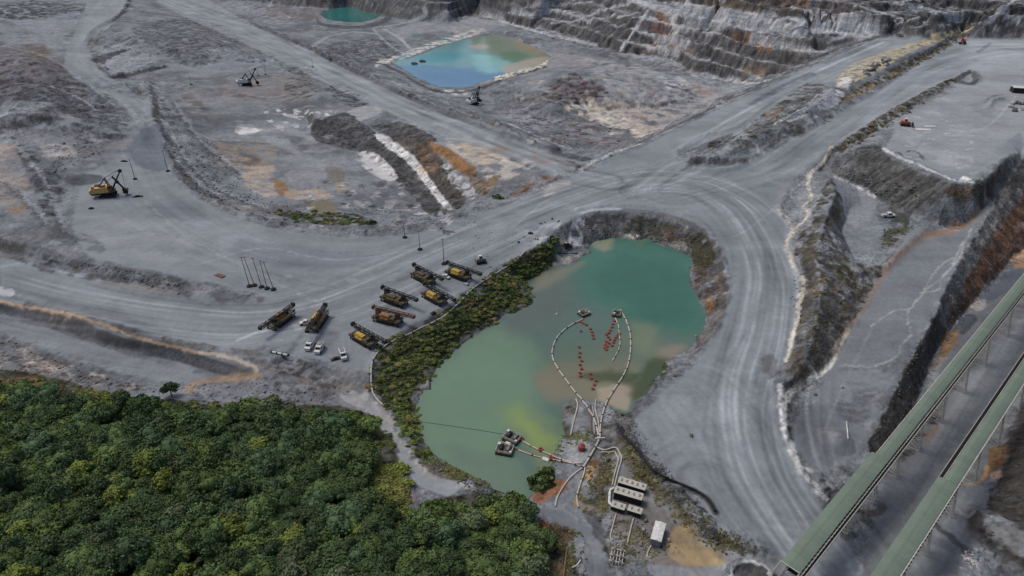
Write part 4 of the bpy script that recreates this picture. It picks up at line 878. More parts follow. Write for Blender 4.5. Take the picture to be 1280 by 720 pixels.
water('pond_water', SHORE, ZW, 1.0, (84, 104, 94), [
  ((66, 106, 90), "730,300 800,292 870,310 885,400 860,420 800,400 740,380 700,350 700,330", 9, 1), ((58, 98, 82), "760,320 840,325 875,370 850,400 790,390 750,350", 8, .7), ((88, 98, 90), "640,340 700,320 720,350 700,400 640,420 620,400", 10, .8),
  ((104, 128, 104), "515,480 560,440 620,410 660,440 680,500 640,560 660,630 600,620 540,580 515,540", 10, .9), ((96, 116, 100), "560,560 620,570 660,600 650,630 590,605", 5, .7),
  ((118, 136, 86), "630,515 650,505 668,520 690,545 702,552 696,570 676,568 655,550 635,535", 7, .95), ((126, 144, 80), "640,518 655,516 668,535 682,552 672,556 652,540", 5, .8), ((112, 122, 88), "690,560 700,575 680,590 665,570", 4, .6),
  ((100, 110, 92), "700,450 740,430 790,415 840,425 850,440 830,470 800,500 740,510 700,500 680,480", 9, .7), ((118, 114, 94), "670,470 700,455 745,455 790,450 800,480 780,505 730,505 690,495", 5, .85), ((130, 120, 104), "820,436 845,428 862,432 850,448 826,452", 4, .85), ((120, 128, 96), "790,405 820,410 815,440 795,440", 5, .5),
  ((92, 98, 80), "690,425 740,420 780,430 800,450 760,470 700,470", 8, .25), ((150, 140, 122), "745,484 768,480 788,486 790,500 782,514 766,508 746,500", 1.5, .95), ((120, 114, 96), "668,478 690,470 705,490 700,505 680,500", 3, .6), ((56, 70, 38), "716,472 735,466 770,464 800,466 795,478 760,478 735,476", 2.5, .75), ((60, 70, 40), "795,470 815,448 840,450 830,475 805,495 788,500", 3, .8),
  ((142, 138, 116), "735,300 765,300 758,315 742,308", 3, .7), ((128, 122, 100), "670,345 700,335 735,325 700,350 668,365", 4, .6), ((120, 110, 100), "785,296 810,298 800,306", 2, .3)],
  'green water of the mine pond, teal in the north and yellow-green beside the pump floats')
water('blue_pond_water', BLUE, ZB, 2.0, (104, 148, 150), [
  ((82, 126, 156), "485,80 530,82 580,84 640,84 600,115 540,112 500,95", 14, 1), ((76, 116, 152), "510,86 560,90 620,92 590,105 540,105", 10, .7), ((66, 142, 152), "515,72 550,66 585,68 560,78 530,78", 8, .8), ((136, 188, 184), "590,68 625,70 640,80 620,92 600,88", 10, .7),
  ((126, 138, 118), "590,44 630,42 680,58 690,76 650,80 620,70 590,60", 14, .9), ((92, 128, 100), "625,66 655,66 652,78 632,76", 8, .8), ((150, 134, 108), "640,48 680,58 680,68 650,62", 9, .7), ((166, 160, 146), "586,58 600,55 613,58 600,62", 5, .9), ((170, 162, 146), "625,84 660,74 690,72 690,90 640,96", 6, .9)], 'blue pit pond shading to tan at its far right end')
water('teal_pond_water', TEAL, ZT, 2.5, (52, 110, 108), [((60, 122, 118), "420,10 450,12 450,22 420,22", 8, .6)], 'small teal pond at the far end of the pit')
# ------------------------------------------------------------------ object helpers
PI = math.pi
def hz(x, y):
    return float(height(np.array(float(x)), np.array(float(y))))
class MB:
    def __init__(s): s.v = []; s.f = []
    def add(s, v, f):
        o = len(s.v); s.v += [Vector(q) for q in v]; s.f += [tuple(i + o for i in q) for q in f]; return s
    def box(s, c, d, rz=0, ry=0, rx=0, tx=1, ty=1):
        M = Matrix.Translation(c) @ Matrix.Rotation(rz, 4, 'Z') @ Matrix.Rotation(ry, 4, 'Y') @ Matrix.Rotation(rx, 4, 'X'); v = []
        for z in (-1, 1):
            kx, ky = (tx, ty) if z > 0 else (1, 1)
            for x, y in ((-1, -1), (1, -1), (1, 1), (-1, 1)): v.append(M @ Vector((x * d[0] / 2 * kx, y * d[1] / 2 * ky, z * d[2] / 2)))
        return s.add(v, [(3, 2, 1, 0), (4, 5, 6, 7), (0, 1, 5, 4), (1, 2, 6, 5), (2, 3, 7, 6), (3, 0, 4, 7)])
    def cyl(s, a, b, r, r2=None, n=8, cap=True):
        a, b = Vector(a), Vector(b); r2 = r if r2 is None else r2; d = (b - a).normalized(); u = d.orthogonal().normalized(); w = d.cross(u); v = []
        for p, q in ((a, r), (b, r2)):
            for i in range(n):
                t = 2 * PI * i / n; v.append(p + u * math.cos(t) * q + w * math.sin(t) * q)
        f = [(i, (i + 1) % n, n + (i + 1) % n, n + i) for i in range(n)]
        if cap: f += [tuple(range(n - 1, -1, -1)), tuple(range(n, 2 * n))]
        return s.add(v, f)
    def tube(s, pts, r, n=7):
        p = [Vector(q) for q in pts]; v = []; m = len(p)
        for i, q in enumerate(p):
            d = (p[min(i + 1, m - 1)] - p[max(i - 1, 0)]); d.normalize(); u = Vector((0, 0, 1)) - d * d.z
            u = u.normalized() if u.length > .05 else d.orthogonal().normalized(); w = d.cross(u)
            for k in range(n):
                t = 2 * PI * k / n; v.append(q + u * math.cos(t) * r + w * math.sin(t) * r)
        f = [(i * n + k, i * n + (k + 1) % n, (i + 1) * n + (k + 1) % n, (i + 1) * n + k) for i in range(m - 1) for k in range(n)]
        f += [tuple(range(n - 1, -1, -1)), tuple(range((m - 1) * n, m * n))]
        return s.add(v, f)
    def prism(s, prof, y0, y1):
        n = len(prof); v = [(x, y0, z) for x, z in prof] + [(x, y1, z) for x, z in prof]
        return s.add(v, [(i, (i + 1) % n, n + (i + 1) % n, n + i) for i in range(n)] + [tuple(range(n - 1, -1, -1)), tuple(range(n, 2 * n))])
    def lattice(s, a, b, w, h, bays, r=.09):
        """box truss between two points"""
        a, b = Vector(a), Vector(b); d = (b - a); e = d.normalized(); sy = Vector((-e.y, e.x, 0)).normalized(); up = e.cross(sy) * -1
        if up.z < 0: up = -up
        cs = [(sy * i * w / 2 + up * j * h / 2) for i, j in ((-1, -1), (1, -1), (1, 1), (-1, 1))]
        for c in cs: s.cyl(a + c, b + c, r, n=5)
        for k in range(bays):
            p, q = a + d * k / bays, a + d * (k + 1) / bays
            for i in range(4):
                c0, c1 = cs[i], cs[(i + 1) % 4]
                s.cyl(p + (c0 if k % 2 else c1), q + (c1 if k % 2 else c0), r * .6, n=4, cap=False); s.cyl(q + c0, q + c1, r * .6, n=4, cap=False)
        return s
    def build(s, name, mat, parent=None, smooth=False, loc=None):
        me = bpy.data.meshes.new(name); me.from_pydata([tuple(q) for q in s.v], [], s.f); me.update(); me.materials.append(mat)
        if smooth: me.polygons.foreach_set('use_smooth', np.ones(len(me.polygons), bool))
        o = bpy.data.objects.new(name, me); COL.objects.link(o); o.parent = parent
        if loc is not None: o.location = loc
        return o
def thing(name, label, cat, loc, rz=0, group=None, tilt=None):
    o = bpy.data.objects.new(name, None); COL.objects.link(o); o.location = loc; o.rotation_euler = (0, 0, rz); o.empty_display_size = .5
    return tag(o, label, cat, group)
def dup(root, loc, rz, label, group=None):
    r = root.copy(); COL.objects.link(r); r.location = loc; r.rotation_euler = (0, 0, rz); r['label'] = label
    if group: r['group'] = group
    for ch in list(root.children):
        c = ch.copy(); COL.objects.link(c); c.parent = r
        for g_ in ch.children:
            d = g_.copy(); COL.objects.link(d); d.parent = c
    return r
_mats = {}
def mat(name, c, rough=.6, var=.25, metal=0, sc=1.5, dirt=None, spec=.4):
    if name in _mats: return _mats[name]
    m, n, l = new_mat(name); b = n['Principled BSDF']; b.inputs['Roughness'].default_value = rough; b.inputs['Metallic'].default_value = metal; b.inputs['Specular IOR Level'].default_value = spec
    t = n.new('ShaderNodeTexCoord'); q = n.new('ShaderNodeTexNoise'); q.inputs['Scale'].default_value = sc; q.inputs['Detail'].default_value = 5; q.inputs['Roughness'].default_value = .65; l.new(t.outputs['Object'], q.inputs['Vector'])
    r = n.new('ShaderNodeValToRGB'); r.color_ramp.elements[0].position = .32; r.color_ramp.elements[1].position = .68
    a = [min(.9, x) for x in tone(*c)]; d = tone(*(dirt or [x * (1 - var) for x in c]))
    r.color_ramp.elements[0].color = (*d, 1); r.color_ramp.elements[1].color = (*a, 1); l.new(q.outputs[0], r.inputs[0]); l.new(r.outputs[0], b.inputs['Base Color'])
    _mats[name] = m; return m
STEEL = mat('dark_steel', (36, 34, 34), .7); BLACK = mat('black_rubber', (30, 30, 31), .8); YEL = mat('dusty_yellow_paint', (182, 148, 58), .6, dirt=(128, 104, 56), sc=.9); YEL2 = mat('cream_yellow_paint', (190, 160, 104), .5, dirt=(132, 104, 60))
WHT = mat('white_paint', (196, 194, 190), .5, .2); GREYP = mat('grey_paint', (120, 120, 122), .6); RUST = mat('rust', (110, 72, 52), .85, dirt=(68, 52, 44)); RUSTY = mat('rusty_yellow_paint', (142, 104, 56), .8, dirt=(92, 58, 42), sc=.9)
OLIVE = mat('dusty_olive_steel', (88, 80, 62), .75, dirt=(44, 41, 36), sc=.9); GLASS = mat('dark_glass', (28, 32, 36), .15, .1); BEIGE = mat('beige_roof_sheet', (168, 164, 152), .6, .15); PIPE = mat('pale_plastic_pipe', (168, 162, 152), .5, .15, sc=.6)
RED = mat('faded_red_plastic', (146, 62, 54), .7, dirt=(100, 56, 50)); GREEN = mat('green_roof_sheet', (100, 113, 99), .6, dirt=(92, 104, 93), sc=.12)
def panelled(m):
    n, l = m.node_tree.nodes, m.node_tree.links; b = n['Principled BSDF']; src = b.inputs['Base Color'].links[0].from_socket
    tc = n.new('ShaderNodeTexCoord'); sp = n.new('ShaderNodeSeparateXYZ'); l.new(tc.outputs['Object'], sp.inputs[0])
    def M(op, a, c=None):
        q = n.new('ShaderNodeMath'); q.operation = op
        for i, v in enumerate((a, c)):
            if v is None: continue
            if isinstance(v, (int, float)): q.inputs[i].default_value = v
            else: l.new(v, q.inputs[i])
        return q.outputs[0]
    fl = M('FLOOR', M('MULTIPLY', sp.outputs[0], 1 / 3.0)); w_ = n.new('ShaderNodeTexWhiteNoise'); w_.noise_dimensions = '1D'; l.new(fl, w_.inputs['W'])
    edge = M('LESS_THAN', M('FRACT', M('MULTIPLY', sp.outputs[0], 1 / 3.0)), .05)
    nz = n.new('ShaderNodeTexNoise'); nz.inputs['Scale'].default_value = .7; nz.inputs['Detail'].default_value = 6; nz.inputs['Roughness'].default_value = .75
    mp = n.new('ShaderNodeMapping'); mp.inputs['Scale'].default_value = (2.5, .35, 1); l.new(tc.outputs['Object'], mp.inputs[0]); l.new(mp.outputs[0], nz.inputs['Vector'])
    k = M('ADD', M('MULTIPLY', w_.outputs[0], .1), M('MULTIPLY', nz.outputs[0], .5)); k = M('SUBTRACT', M('ADD', k, .66), M('MULTIPLY', edge, .1))
    v = n.new('ShaderNodeVectorMath'); v.operation = 'SCALE'; l.new(src, v.inputs[0]); l.new(k, v.inputs['Scale']); l.new(v.outputs[0], b.inputs['Base Color'])
panelled(GREEN); ORG = mat('orange_paint', (168, 92, 52), .6, dirt=(120, 70, 44)); TAN = mat('rusty_brown_pipe', (120, 92, 74), .8); CONC = mat('concrete', (140, 138, 134), .9)
def head(a, b):
    p, q = hit(*a), hit(*b); return math.atan2(q.y - p.y, q.x - p.x)

def crawler(p, x0, x1, y, w, h, m=STEEL):
    r = h / 2; prof = [(x0 + r * (1 - math.cos(t)), r - r * math.sin(t)) for t in np.linspace(PI / 2, -PI / 2, 7)]
    prof += [(x1 - r * (1 - math.cos(t)), r + r * math.sin(t)) for t in np.linspace(PI / 2, -PI / 2, 7)]
    b = MB(); b.prism(prof, y - w / 2, y + w / 2)
    k = int((x1 - x0) / .5)
    for i in range(k): b.box((x0 + r + (x1 - x0 - 2 * r) * (i + .5) / k, y, h + .03), (.22, w + .1, .1))
    return b.build('crawler_track', m, p)

# ------------------------------------------------------------------ blast-hole drills
def drill(label, kind, base, tip, ctr, group='drill rigs parked on the gravel pad'):
    rz = head(base, tip); p = hit(*ctr)
    t = thing('drill_rig', label, 'drill rig', (p.x, p.y, p.z), rz, group)
    paint = {'yellow': YEL, 'olive': OLIVE, 'rusty': RUSTY}[kind]; mastm = RUST if kind == 'rusty' else STEEL
    for y in (-1.9, 1.9): crawler(t, -4, 3.6, y, .9, 1.3)
    MB().box((0, 0, 1.75), (12, 4.6, .5)).box((0, 0, 1.3), (7, 2.6, .6)).build('deck', OLIVE, t)
    eh = MB().box((-.6, -.9, 2.85), (4.6, 2.5, 1.7), tx=.94, ty=.7).box((-.6, -.9, 3.72), (2.6, 1.3, .2))
    eh.build('engine_house', paint, t)
    MB().box((2.9, -.9, 2.6), (1.9, 2.4, 1.2), tx=.9).cyl((2.6, -1.2, 3.1), (2.6, -1.2, 3.9), .16).build('compressor', OLIVE, t)
    MB().box((-3.6, -.9, 2.55), (1.2, 2.6, 1.1), tx=.85, ty=.85).build('radiator', STEEL, t)
    MB().box((3.2, 2.0, 2.6), (1.6, .7, 1.1)).build('dust_collector', OLIVE if kind != 'rusty' else RUST, t)
    MB().cyl((-1.8, -2.15, 2.5), (1.4, -2.15, 2.5), .38, n=8).build('tank', paint, t)
    cab = MB().box((-5.0, 1.5, 3.0), (1.7, 1.8, 2.0), tx=.9, ty=.9).build('cab', WHT if kind == 'yellow' else paint, t)
    MB().box((-5.86, 1.5, 3.3), (.06, 1.4, .9)).box((-5.0, 2.42, 3.3), (1.2, .06, .9)).build('window', GLASS, cab)
    for x in (-5.4, 5.4):
        for y in (-1.9, 1.9): MB().cyl((x, y, .25), (x, y, 2.6), .2).cyl((x, y, .12), (x, y, .3), .5).build('jack', STEEL, t)
    L = 11.5
    MB().lattice((-6.6, .9, 4.7), (L, .9, 4.5), 1.25, 1.1, 14, .13).box((-6.7, .9, 4.9), (.7, 1.6, 1.5)).box((L, .9, 4.5), (.7, 1.4, 1.2)).cyl((-5, .9, 4.6), (L - 1, .9, 4.5), .3).build('mast', mastm, t)
    MB().box((4.6, .3, 2.9), (.35, .35, 2.6)).box((4.6, 1.6, 2.9), (.35, .35, 2.6)).box((4.6, .95, 3.9), (.4, 1.8, .3)).build('mast_rest', mastm, t)
    rl = MB()
    for y in (-2.25, 2.25):
        rl.cyl((-5.9, y, 3.0), (5.9, y, 3.0), .05, n=4)
        for i in range(8): rl.cyl((-5.9 + i * 1.68, y, 2), (-5.9 + i * 1.68, y, 3.0), .05, n=4)
    rl.build('handrail', YEL if kind != 'rusty' else RUST, t)
    return t
drill('dusty yellow drill rig leftmost of the parked row, its mast pointing down to the left', 'yellow', (362, 386), (330, 409), (352, 403))
drill('drill rig with dark mast over a white pickup, second from the left', 'yellow', (403, 387), (380, 422), (398, 405))
drill('yellow drill rig nearest the white pond pipe at the lower corner of the pad', 'yellow', (438, 411), (475, 432), (455, 427))
drill('rust-orange old drill rig with rusty open lattice mast', 'rusty', (470, 393), (515, 404), (485, 402))
drill('olive brown drill rig just behind the rusty orange one', 'olive', (482, 364), (521, 379), (493, 378))
drill('bright yellow drill rig beside the scrub bank, behind the rusty one', 'yellow', (530, 356), (568, 377), (543, 375))
drill('olive brown drill rig topmost in the middle of the pad', 'olive', (520, 336), (552, 353), (529, 350))
drill('small yellow drill rig farthest right, nose towards the scrub', 'yellow', (564, 332), (598, 345), (573, 346))

# ------------------------------------------------------------------ rope shovels
def shovel(label, ctr, tgt, house, trim, sc=1.0):
    p = hit(*ctr); t = thing('rope_shovel', label, 'mining shovel', p, head(ctr, tgt), 'electric rope shovels in the pit'); t.scale = (sc, sc, sc)
    for y in (-3.2, 3.2): crawler(t, -5.2, 5.2, y, 1.7, 2.0)
    MB().box((0, 0, 1.6), (6.5, 5, 1.6)).cyl((0, 0, 2.3), (0, 0, 3.0), 3.2, n=20).build('undercarriage', STEEL, t)
    MB().box((-2.2, 0, 3.4), (14, 8.2, .9)).build('revolving_frame', STEEL, t)
    hb = MB().box((-3.6, 0, 5.6), (10.6, 7.6, 3.6), tx=.97, ty=.9).box((-9.3, 0, 4.9), (1.6, 7.0, 2.6)); hb.build('machinery_house', house, t)
    MB().box((-5.2, 1.4, 7.8), (3, 2.2, .9)).box((-1.6, -1.4, 7.8), (3.2, 2, .8)).box((-7.6, -1.6, 7.7), (1.6, 2.2, .6)).build('roof_vent', trim, t)
    for y in (-2.2, 1.6):
        MB().box((-3.4, y - .0, 5.9), (.1, .1, .1)).build('door', STEEL, t) if 0 else None
    cab = MB().box((2.8, -3.0, 7.0), (2.8, 2.2, 2.6), tx=.92, ty=.92).box((2.8, -3.0, 4.8), (2.2, 1.8, 1.9)).build('cab', trim, t)
    MB().box((4.2, -3.0, 7.3), (.08, 1.8, 1.2), ry=-.05).box((2.8, -4.1, 7.3), (2.0, .08, 1.1)).build('window', GLASS, cab)
    g = MB()
    for y in (-1.7, 1.7): g.cyl((-4.2, y, 7), (.6, y * .7, 12.6), .32, n=6).cyl((3.0, y, 4), (.6, y * .7, 12.6), .36, n=6)
    g.cyl((.6, -1.6, 12.6), (.6, 1.6, 12.6), .35).build('gantry', STEEL, t)
    b = MB(); a0, a1 = Vector((3.6, 0, 4.6)), Vector((11.2, 0, 16.6))
    for y in (-1.1, 1.1): b.cyl(a0 + Vector((0, y * 1.4, 0)), a1 + Vector((0, y * .6, 0)), .62, .42, n=6)
    for k in range(7):
        q = a0.lerp(a1, (k + .5) / 7); b.cyl(q + Vector((0, -1.2, 0)), q + Vector((0, 1.2, 0)), .28, n=6)
    b.cyl(a1 + Vector((0, -.8, 0)), a1 + Vector((0, .8, 0)), 1.15, n=14).build('boom', STEEL, t)
    s0, s1 = Vector((5.4, 0, 13.4)), Vector((10.6, 0, 3.6))
    st = MB()
    for y in (-.75, .75): st.cyl(s0 + Vector((0, y, 0)), s1 + Vector((0, y, 0)), .36, n=6)
    st.box(s0 * .55 + s1 * .45, (1.4, 2.4, 1.4)).build('dipper_stick', STEEL, t)
    MB().box((11.0, 0, 2.2), (2.8, 3.6, 2.8), ry=.25, tx=1.1, ty=1.08).box((9.8, 0, 3.3), (1.0, 2.8, 1.6)).build('dipper', BLACK, t)
    r = MB()
    for y in (-.35, .35):
        r.cyl((12.1, y, 16.2), (11.3, y, 4.0), .07, n=4); r.cyl((11.0, y, 17.5), (.6, y * 2.5, 12.8), .08, n=4); r.cyl((10.8, y, 17.6), (-1.0, y, 7.6), .06, n=4)
    r.build('rope', BLACK, t); return t
shovel('big yellow rope shovel with raised black boom on the grey flat at left', (136, 245), (160, 243), YEL2, RUST, .8)
shovel('white and black rope shovel on the brownish bench, boom up to the right', (309, 107), (330, 106), WHT, GREYP, .85)
shovel('white and black rope shovel below the blue pond seen from behind', (592, 131), (601, 129), WHT, STEEL, .85)

# ------------------------------------------------------------------ light vehicles
def pickup(label, px, to, name='pickup_truck', cat='pickup', paint=WHT, sc=1.0, group='small white vehicles around the mine'):
    p = hit(*px); t = thing(name, label, cat, p, head(px, to), group); t.scale = (sc,) * 3
    MB().prism([(-2.6, .45), (-2.6, 1.05), (-.6, 1.08), (.9, 1.1), (2.5, 1.0), (2.65, .75), (2.6, .4)], -.92, .92).build('body', paint, t)
    MB().box((-1.6, .86, 1.2), (1.9, .08, .35)).box((-1.6, -.86, 1.2), (1.9, .08, .35)).box((-2.56, 0, 1.2), (.08, 1.8, .35)).build('cargo_bed', paint, t)
    c = MB().box((.2, 0, 1.5), (2.0, 1.7, .85), tx=.74, ty=.86).build('cab', paint, t)
    MB().box((1.05, 0, 1.48), (.06, 1.4, .55), ry=-.5).box((-.66, 0, 1.48), (.06, 1.4, .5), ry=.5).box((.2, .84, 1.48), (1.3, .05, .42), rx=.13).box((.2, -.84, 1.48), (1.3, .05, .42), rx=-.13).build('window', GLASS, c)
    for x in (-1.6, 1.6):
        for y in (-.85, .85): MB().cyl((x, y - .13, .42), (x, y + .13, .42), .42, n=12).build('wheel', BLACK, t)
    return t
def van(label, px, to):
    p = hit(*px); t = thing('service_van', label, 'van', p, head(px, to), 'white service vehicles by the drill rigs')
    MB().prism([(-2.6, .4), (-2.6, 2.5), (1.2, 2.55), (1.9, 1.6), (2.8, 1.4), (2.9, .45)], -1.05, 1.05).build('body', WHT, t)
    MB().box((1.62, 0, 2.05), (.06, 1.7, .8), ry=-.62).box((.6, 1.06, 1.95), (1.4, .05, .6)).box((.6, -1.06, 1.95), (1.4, .05, .6)).build('window', GLASS, t)
    MB().box((-1.0, 0, 2.68), (2.4, 1.5, .2)).build('roof_rack', GREYP, t)
    for x in (-1.7, 1.8):
        for y in (-.95, .95): MB().cyl((x, y - .15, .45), (x, y + .15, .45), .45, n=12).build('wheel', BLACK, t)
van('white boxy van leftmost of the three below the dark-masted drill rig', (388, 434), (384, 440))
van('white boxy van in the middle, close beside the leftmost one', (400, 438), (395, 446))
van('white van on its own nearest the pond pipe, right of the other two', (429, 446), (432, 455))
pickup('white pickup parked under the mast of the dark-masted drill rig', (383, 405), (372, 406))
pickup('tiny white car in front of the farthest yellow drill rig', (557, 347), (564, 350), 'parked_car', 'car', sc=.85)
pickup('white and dark utility truck on the grey bench below the plateau', (1110, 271), (1118, 270), 'utility_truck', 'truck', sc=1.35)
pickup('small dark truck at the far crest of the upper haul road', (1124, 45), (1135, 48), 'utility_truck', 'truck', GREYP, 1.3)
def machine(label, px, to, paint, name, cat, sc=1):
    p = hit(*px); t = thing(name, label, cat, p, head(px, to)); t.scale = (sc,) * 3
    for y in (-1.3, 1.3): crawler(t, -2.2, 2.2, y, .6, 1.0)
    MB().box((-.6, 0, 1.6), (3.0, 2.2, 1.3), tx=.92).box((1.2, 0, 1.4), (1.8, 1.5, 1.0), tx=.9).build('body', paint, t)
    c = MB().box((-.2, 0, 2.7), (1.5, 1.5, 1.3), tx=.86, ty=.86).build('cab', WHT if name != 'skid_pump' else paint, t)
    MB().box((.5, 0, 2.75), (.06, 1.2, .9), ry=-.08).box((-.2, .71, 2.75), (1.1, .05, .8), rx=.07).box((-.2, -.71, 2.75), (1.1, .05, .8), rx=-.07).build('window', GLASS, c)
    if name == 'bulldozer': MB().box((3.1, 0, .9), (.25, 3.8, 1.4), ry=.1).box((2.4, 1.5, .8), (1.6, .2, .3)).box((2.4, -1.5, .8), (1.6, .2, .3)).build('blade', STEEL, t)
    if name == 'excavator':
        MB().cyl((1, .4, 2), (4.4, .4, 4.6), .35, .25, n=6).cyl((4.4, .4, 4.6), (6.2, .4, 2.0), .22, n=6).build('boom', paint, t); MB().box((6.3, .4, 1.3), (1.1, 1.2, 1.1), tx=1.2).build('bucket', STEEL, t)
    return t
machine('orange bulldozer at the foot of the berm on the right plateau', (1131, 157), (1140, 158), ORG, 'bulldozer', 'bulldozer', 1.4)
machine('red and white excavator at the top of the right-hand haul road', (1203, 55), (1196, 58), RED, 'excavator', 'excavator', 1.5)
machine('grey crawler loader parked on the road edge above the farthest drill rig', (601, 328), (608, 327), GREYP, 'crawler_loader', 'loader', 1.1)
# pump trailer on the little terrace above the pond
p = hit(709, 309); t = thing('pump_trailer', 'dark pump trailer with white top on the terrace over the green pond', 'pump trailer', p, head((709, 309), (720, 306)))
MB().box((0, 0, .8), (4.6, 2.6, .4)).box((0, 1.2, 1.6), (4.4, .12, .1)).box((0, -1.2, 1.6), (4.4, .12, .1)).cyl((-2.2, 1.2, 1), (-2.2, 1.2, 1.7), .06).cyl((2.2, 1.2, 1), (2.2, 1.2, 1.7), .06).cyl((-2.2, -1.2, 1), (-2.2, -1.2, 1.7), .06).cyl((2.2, -1.2, 1), (2.2, -1.2, 1.7), .06).build('frame', STEEL, t)
MB().box((-.5, 0, 1.7), (2.6, 1.7, 1.4), tx=.9, ty=.85).build('engine_cover', BLACK, t); MB().box((1.5, .3, 1.5), (.9, .9, 1.0)).box((-.5, .2, 2.5), (.9, .7, .15)).build('control_box', WHT, t)
for x in (-1.3, 1.3):
    for y in (-1.15, 1.15): MB().cyl((x, y - .15, .42), (x, y + .15, .42), .42, n=12).build('wheel', BLACK, t)

# ------------------------------------------------------------------ cable poles
def pole(label, px, hgt, group=None, m=TAN, lean=(0, 0), arm=False):
    p = hit(*px); t = thing('cable_pole', label, 'pole', p, 0, group)
    b = MB().cyl((0, 0, .0), (0, 0, .55), 1.25, 1.1, n=16).cyl((0, 0, .55), (0, 0, .8), .6, .4, n=12).build('base', BLACK, t)
    MB().cyl((0, 0, .6), (lean[0], lean[1], hgt), .17, .11, n=6).build('mast_tube', m, t)
    MB().box((lean[0], lean[1], hgt - .4), (1.4, .14, .14)).build('cross_arm', m, t)
POLER = mat('reddish_pole', (124, 72, 62), .7)
GP = 'slim rusty cable poles standing in a cluster on the flat'
for (x, y), lb in zip(((312, 358), (318, 357), (327, 359), (334, 361), (342, 362)), ('leftmost', 'second from left', 'middle', 'second from right', 'rightmost')):
    pole(f'thin rusty pole on a black tyre base, {lb} of the cluster of five', (x, y), random.uniform(13.5, 14.5), GP, POLER, lean=(random.uniform(-1.9, -.6), random.uniform(-.5, .5)))
pole('lone thin pole standing on the haul road behind the drill rigs', (525, 312), 10); pole('lone dark pole just behind the farthest drill rigs, right of its neighbour', (555, 330), 13, m=STEEL)
pole('short thin pole by the berm foot left of the other road poles', (506, 297), 8)
pole('dark pole on black base beside the yellow shovel boom', (169, 224), 12, m=STEEL); pole('dark pole on the edge of the wet road, well right of the yellow shovel', (210, 214), 13, m=STEEL)
pole('thin pole on the rim left of the white shovel bench', (239, 106), 9, m=TAN)
for (x, y), lb in (((323, 95), 'thin pole just above the boom of the white rope shovel'), ((332, 93), 'thin pole a little right of the white rope shovel boom'), ((391, 84), 'thin pole at the near edge of the diagonal haul road'), ((413, 74), 'thin pole at the far berm of the diagonal haul road')): pole(lb, (x, y), 9, m=STEEL)

# ------------------------------------------------------------------ small ground items
p = hit(275, 345); t = thing('steel_plate', 'rusty brown steel plate lying left of the pole cluster', 'steel plate', p, -.5); MB().box((0, 0, .22), (4.6, 2.2, .18)).build('plate', RUST, t); MB().box((0, 0, .08), (4.2, .3, .14)).box((0, .8, .08), (4.2, .3, .14)).build('skid', STEEL, t)
for (x, y), l_, rz, lb in (((128, 228), 0, 0, ''),):
    pass
def drag(label, px, L, rz, m=STEEL):
    p = hit(*px); t = thing('cable_sled', label, 'sled', p, rz); MB().box((0, 0, .3), (L, 1.3, .25)).box((0, 0, .65), (L * .5, .9, .5), tx=.8).build('tray', m, t); MB().box((0, .55, .1), (L * 1.1, .18, .2)).box((0, -.55, .1), (L * 1.1, .18, .2)).build('runner', m, t)
drag('dark flat sled on the ground right of the yellow shovel', (172, 246), 5, .3); drag('dark sled behind the yellow shovel near the dark pool', (155, 202), 4, 0); drag('small dark sled on the open flat below the yellow shovel', (114, 261), 2.4, .2); drag('small dark sled beside the lone van', (420, 449), 3.6, .5)
drag('dark sled near the scrub edge right of the rusty drill rig', (542, 392), 2.2, .6); drag('dark block on the ground above the pump trailer', (663, 292), 2.4, 0)
p = hit(350, 443); t = thing('pipe_length', 'striped grey pipe length lying on the lower pad edge', 'pipe', p, head((339, 439), (361, 448)))
MB().cyl((-3.6, 0, .4), (3.6, 0, .4), .38, n=10).build('barrel', WHT, t)
for x in (-3.5, -1.2, 1.1, 3.5): MB().cyl((x - .25, 0, .4), (x + .25, 0, .4), .48, n=10).build('band', BLACK, t)

# ------------------------------------------------------------------ pipelines
def ground_pts(px, off=.3, n=5, wz=-99):
    out = []
    for q in curve([tuple(q[:2]) for q in px], n):
        a = hit(*q); z = a.z
        if wz > -99:
            b = at(q[0], q[1], wz)
            if hz(b[0], b[1]) < wz + .05: a = Vector(b); z = wz
        out.append(Vector((a.x, a.y, max(z, wz) + off)))
    # follow the ground between samples
    res = [out[0]]
    for a, b in zip(out, out[1:]):
        k = max(1, int((b - a).length / 2.5))
        for i in range(1, k + 1):
            q = a.lerp(b, i / k); g_ = max(hz(q.x, q.y), wz) + off; res.append(Vector((q.x, q.y, max(q.z, g_) if abs(q.z - g_) < 1.5 else g_)))
    z = np.array([q.z for q in res])
    for _ in range(3): z[1:-1] = np.maximum(z[1:-1], (z[:-2] + z[2:]) / 2 * .5 + z[1:-1] * .5)
    for q, zz in zip(res, z): q.z = zz
    return res
def pipe(label, px, r=.32, m=PIPE, name='pipeline', cat='pipeline', collars=6.0, wz=ZW, group=None, cm=None):
    pts = ground_pts(parse(px), r * .8, 5, wz); base = pts[0].copy(); t = thing(name, label, cat, base, 0, group)
    L = [q - base for q in pts]; MB().tube(L, r).build('tube', m, t, True)
    if collars:
        acc = 0; nx = collars; c = MB(); k = 0
        for a, b in zip(L, L[1:]):
            d = (b - a).length
            while acc + d > nx and d > 0:
                q = a.lerp(b, (nx - acc) / d); e = (b - a).normalized(); c.cyl(q - e * .22, q + e * .22, r * 1.4, n=8); nx += collars; k += 1
            acc += d
        if k: c.build('coupling', cm or STEEL, t); t.children[-1]['kind'] = 'stuff' if k > 100 else 'thing'
    return t
pipe('long pale pipe curving along the scrub bank crest of the green pond', "480,508 470,498 465,487 464,470 465,455 470,444 480,434 495,425 512,418 527,410 545,402 560,392 575,378 590,362 612,347 635,333 648,323 656,315", .3, collars=12)
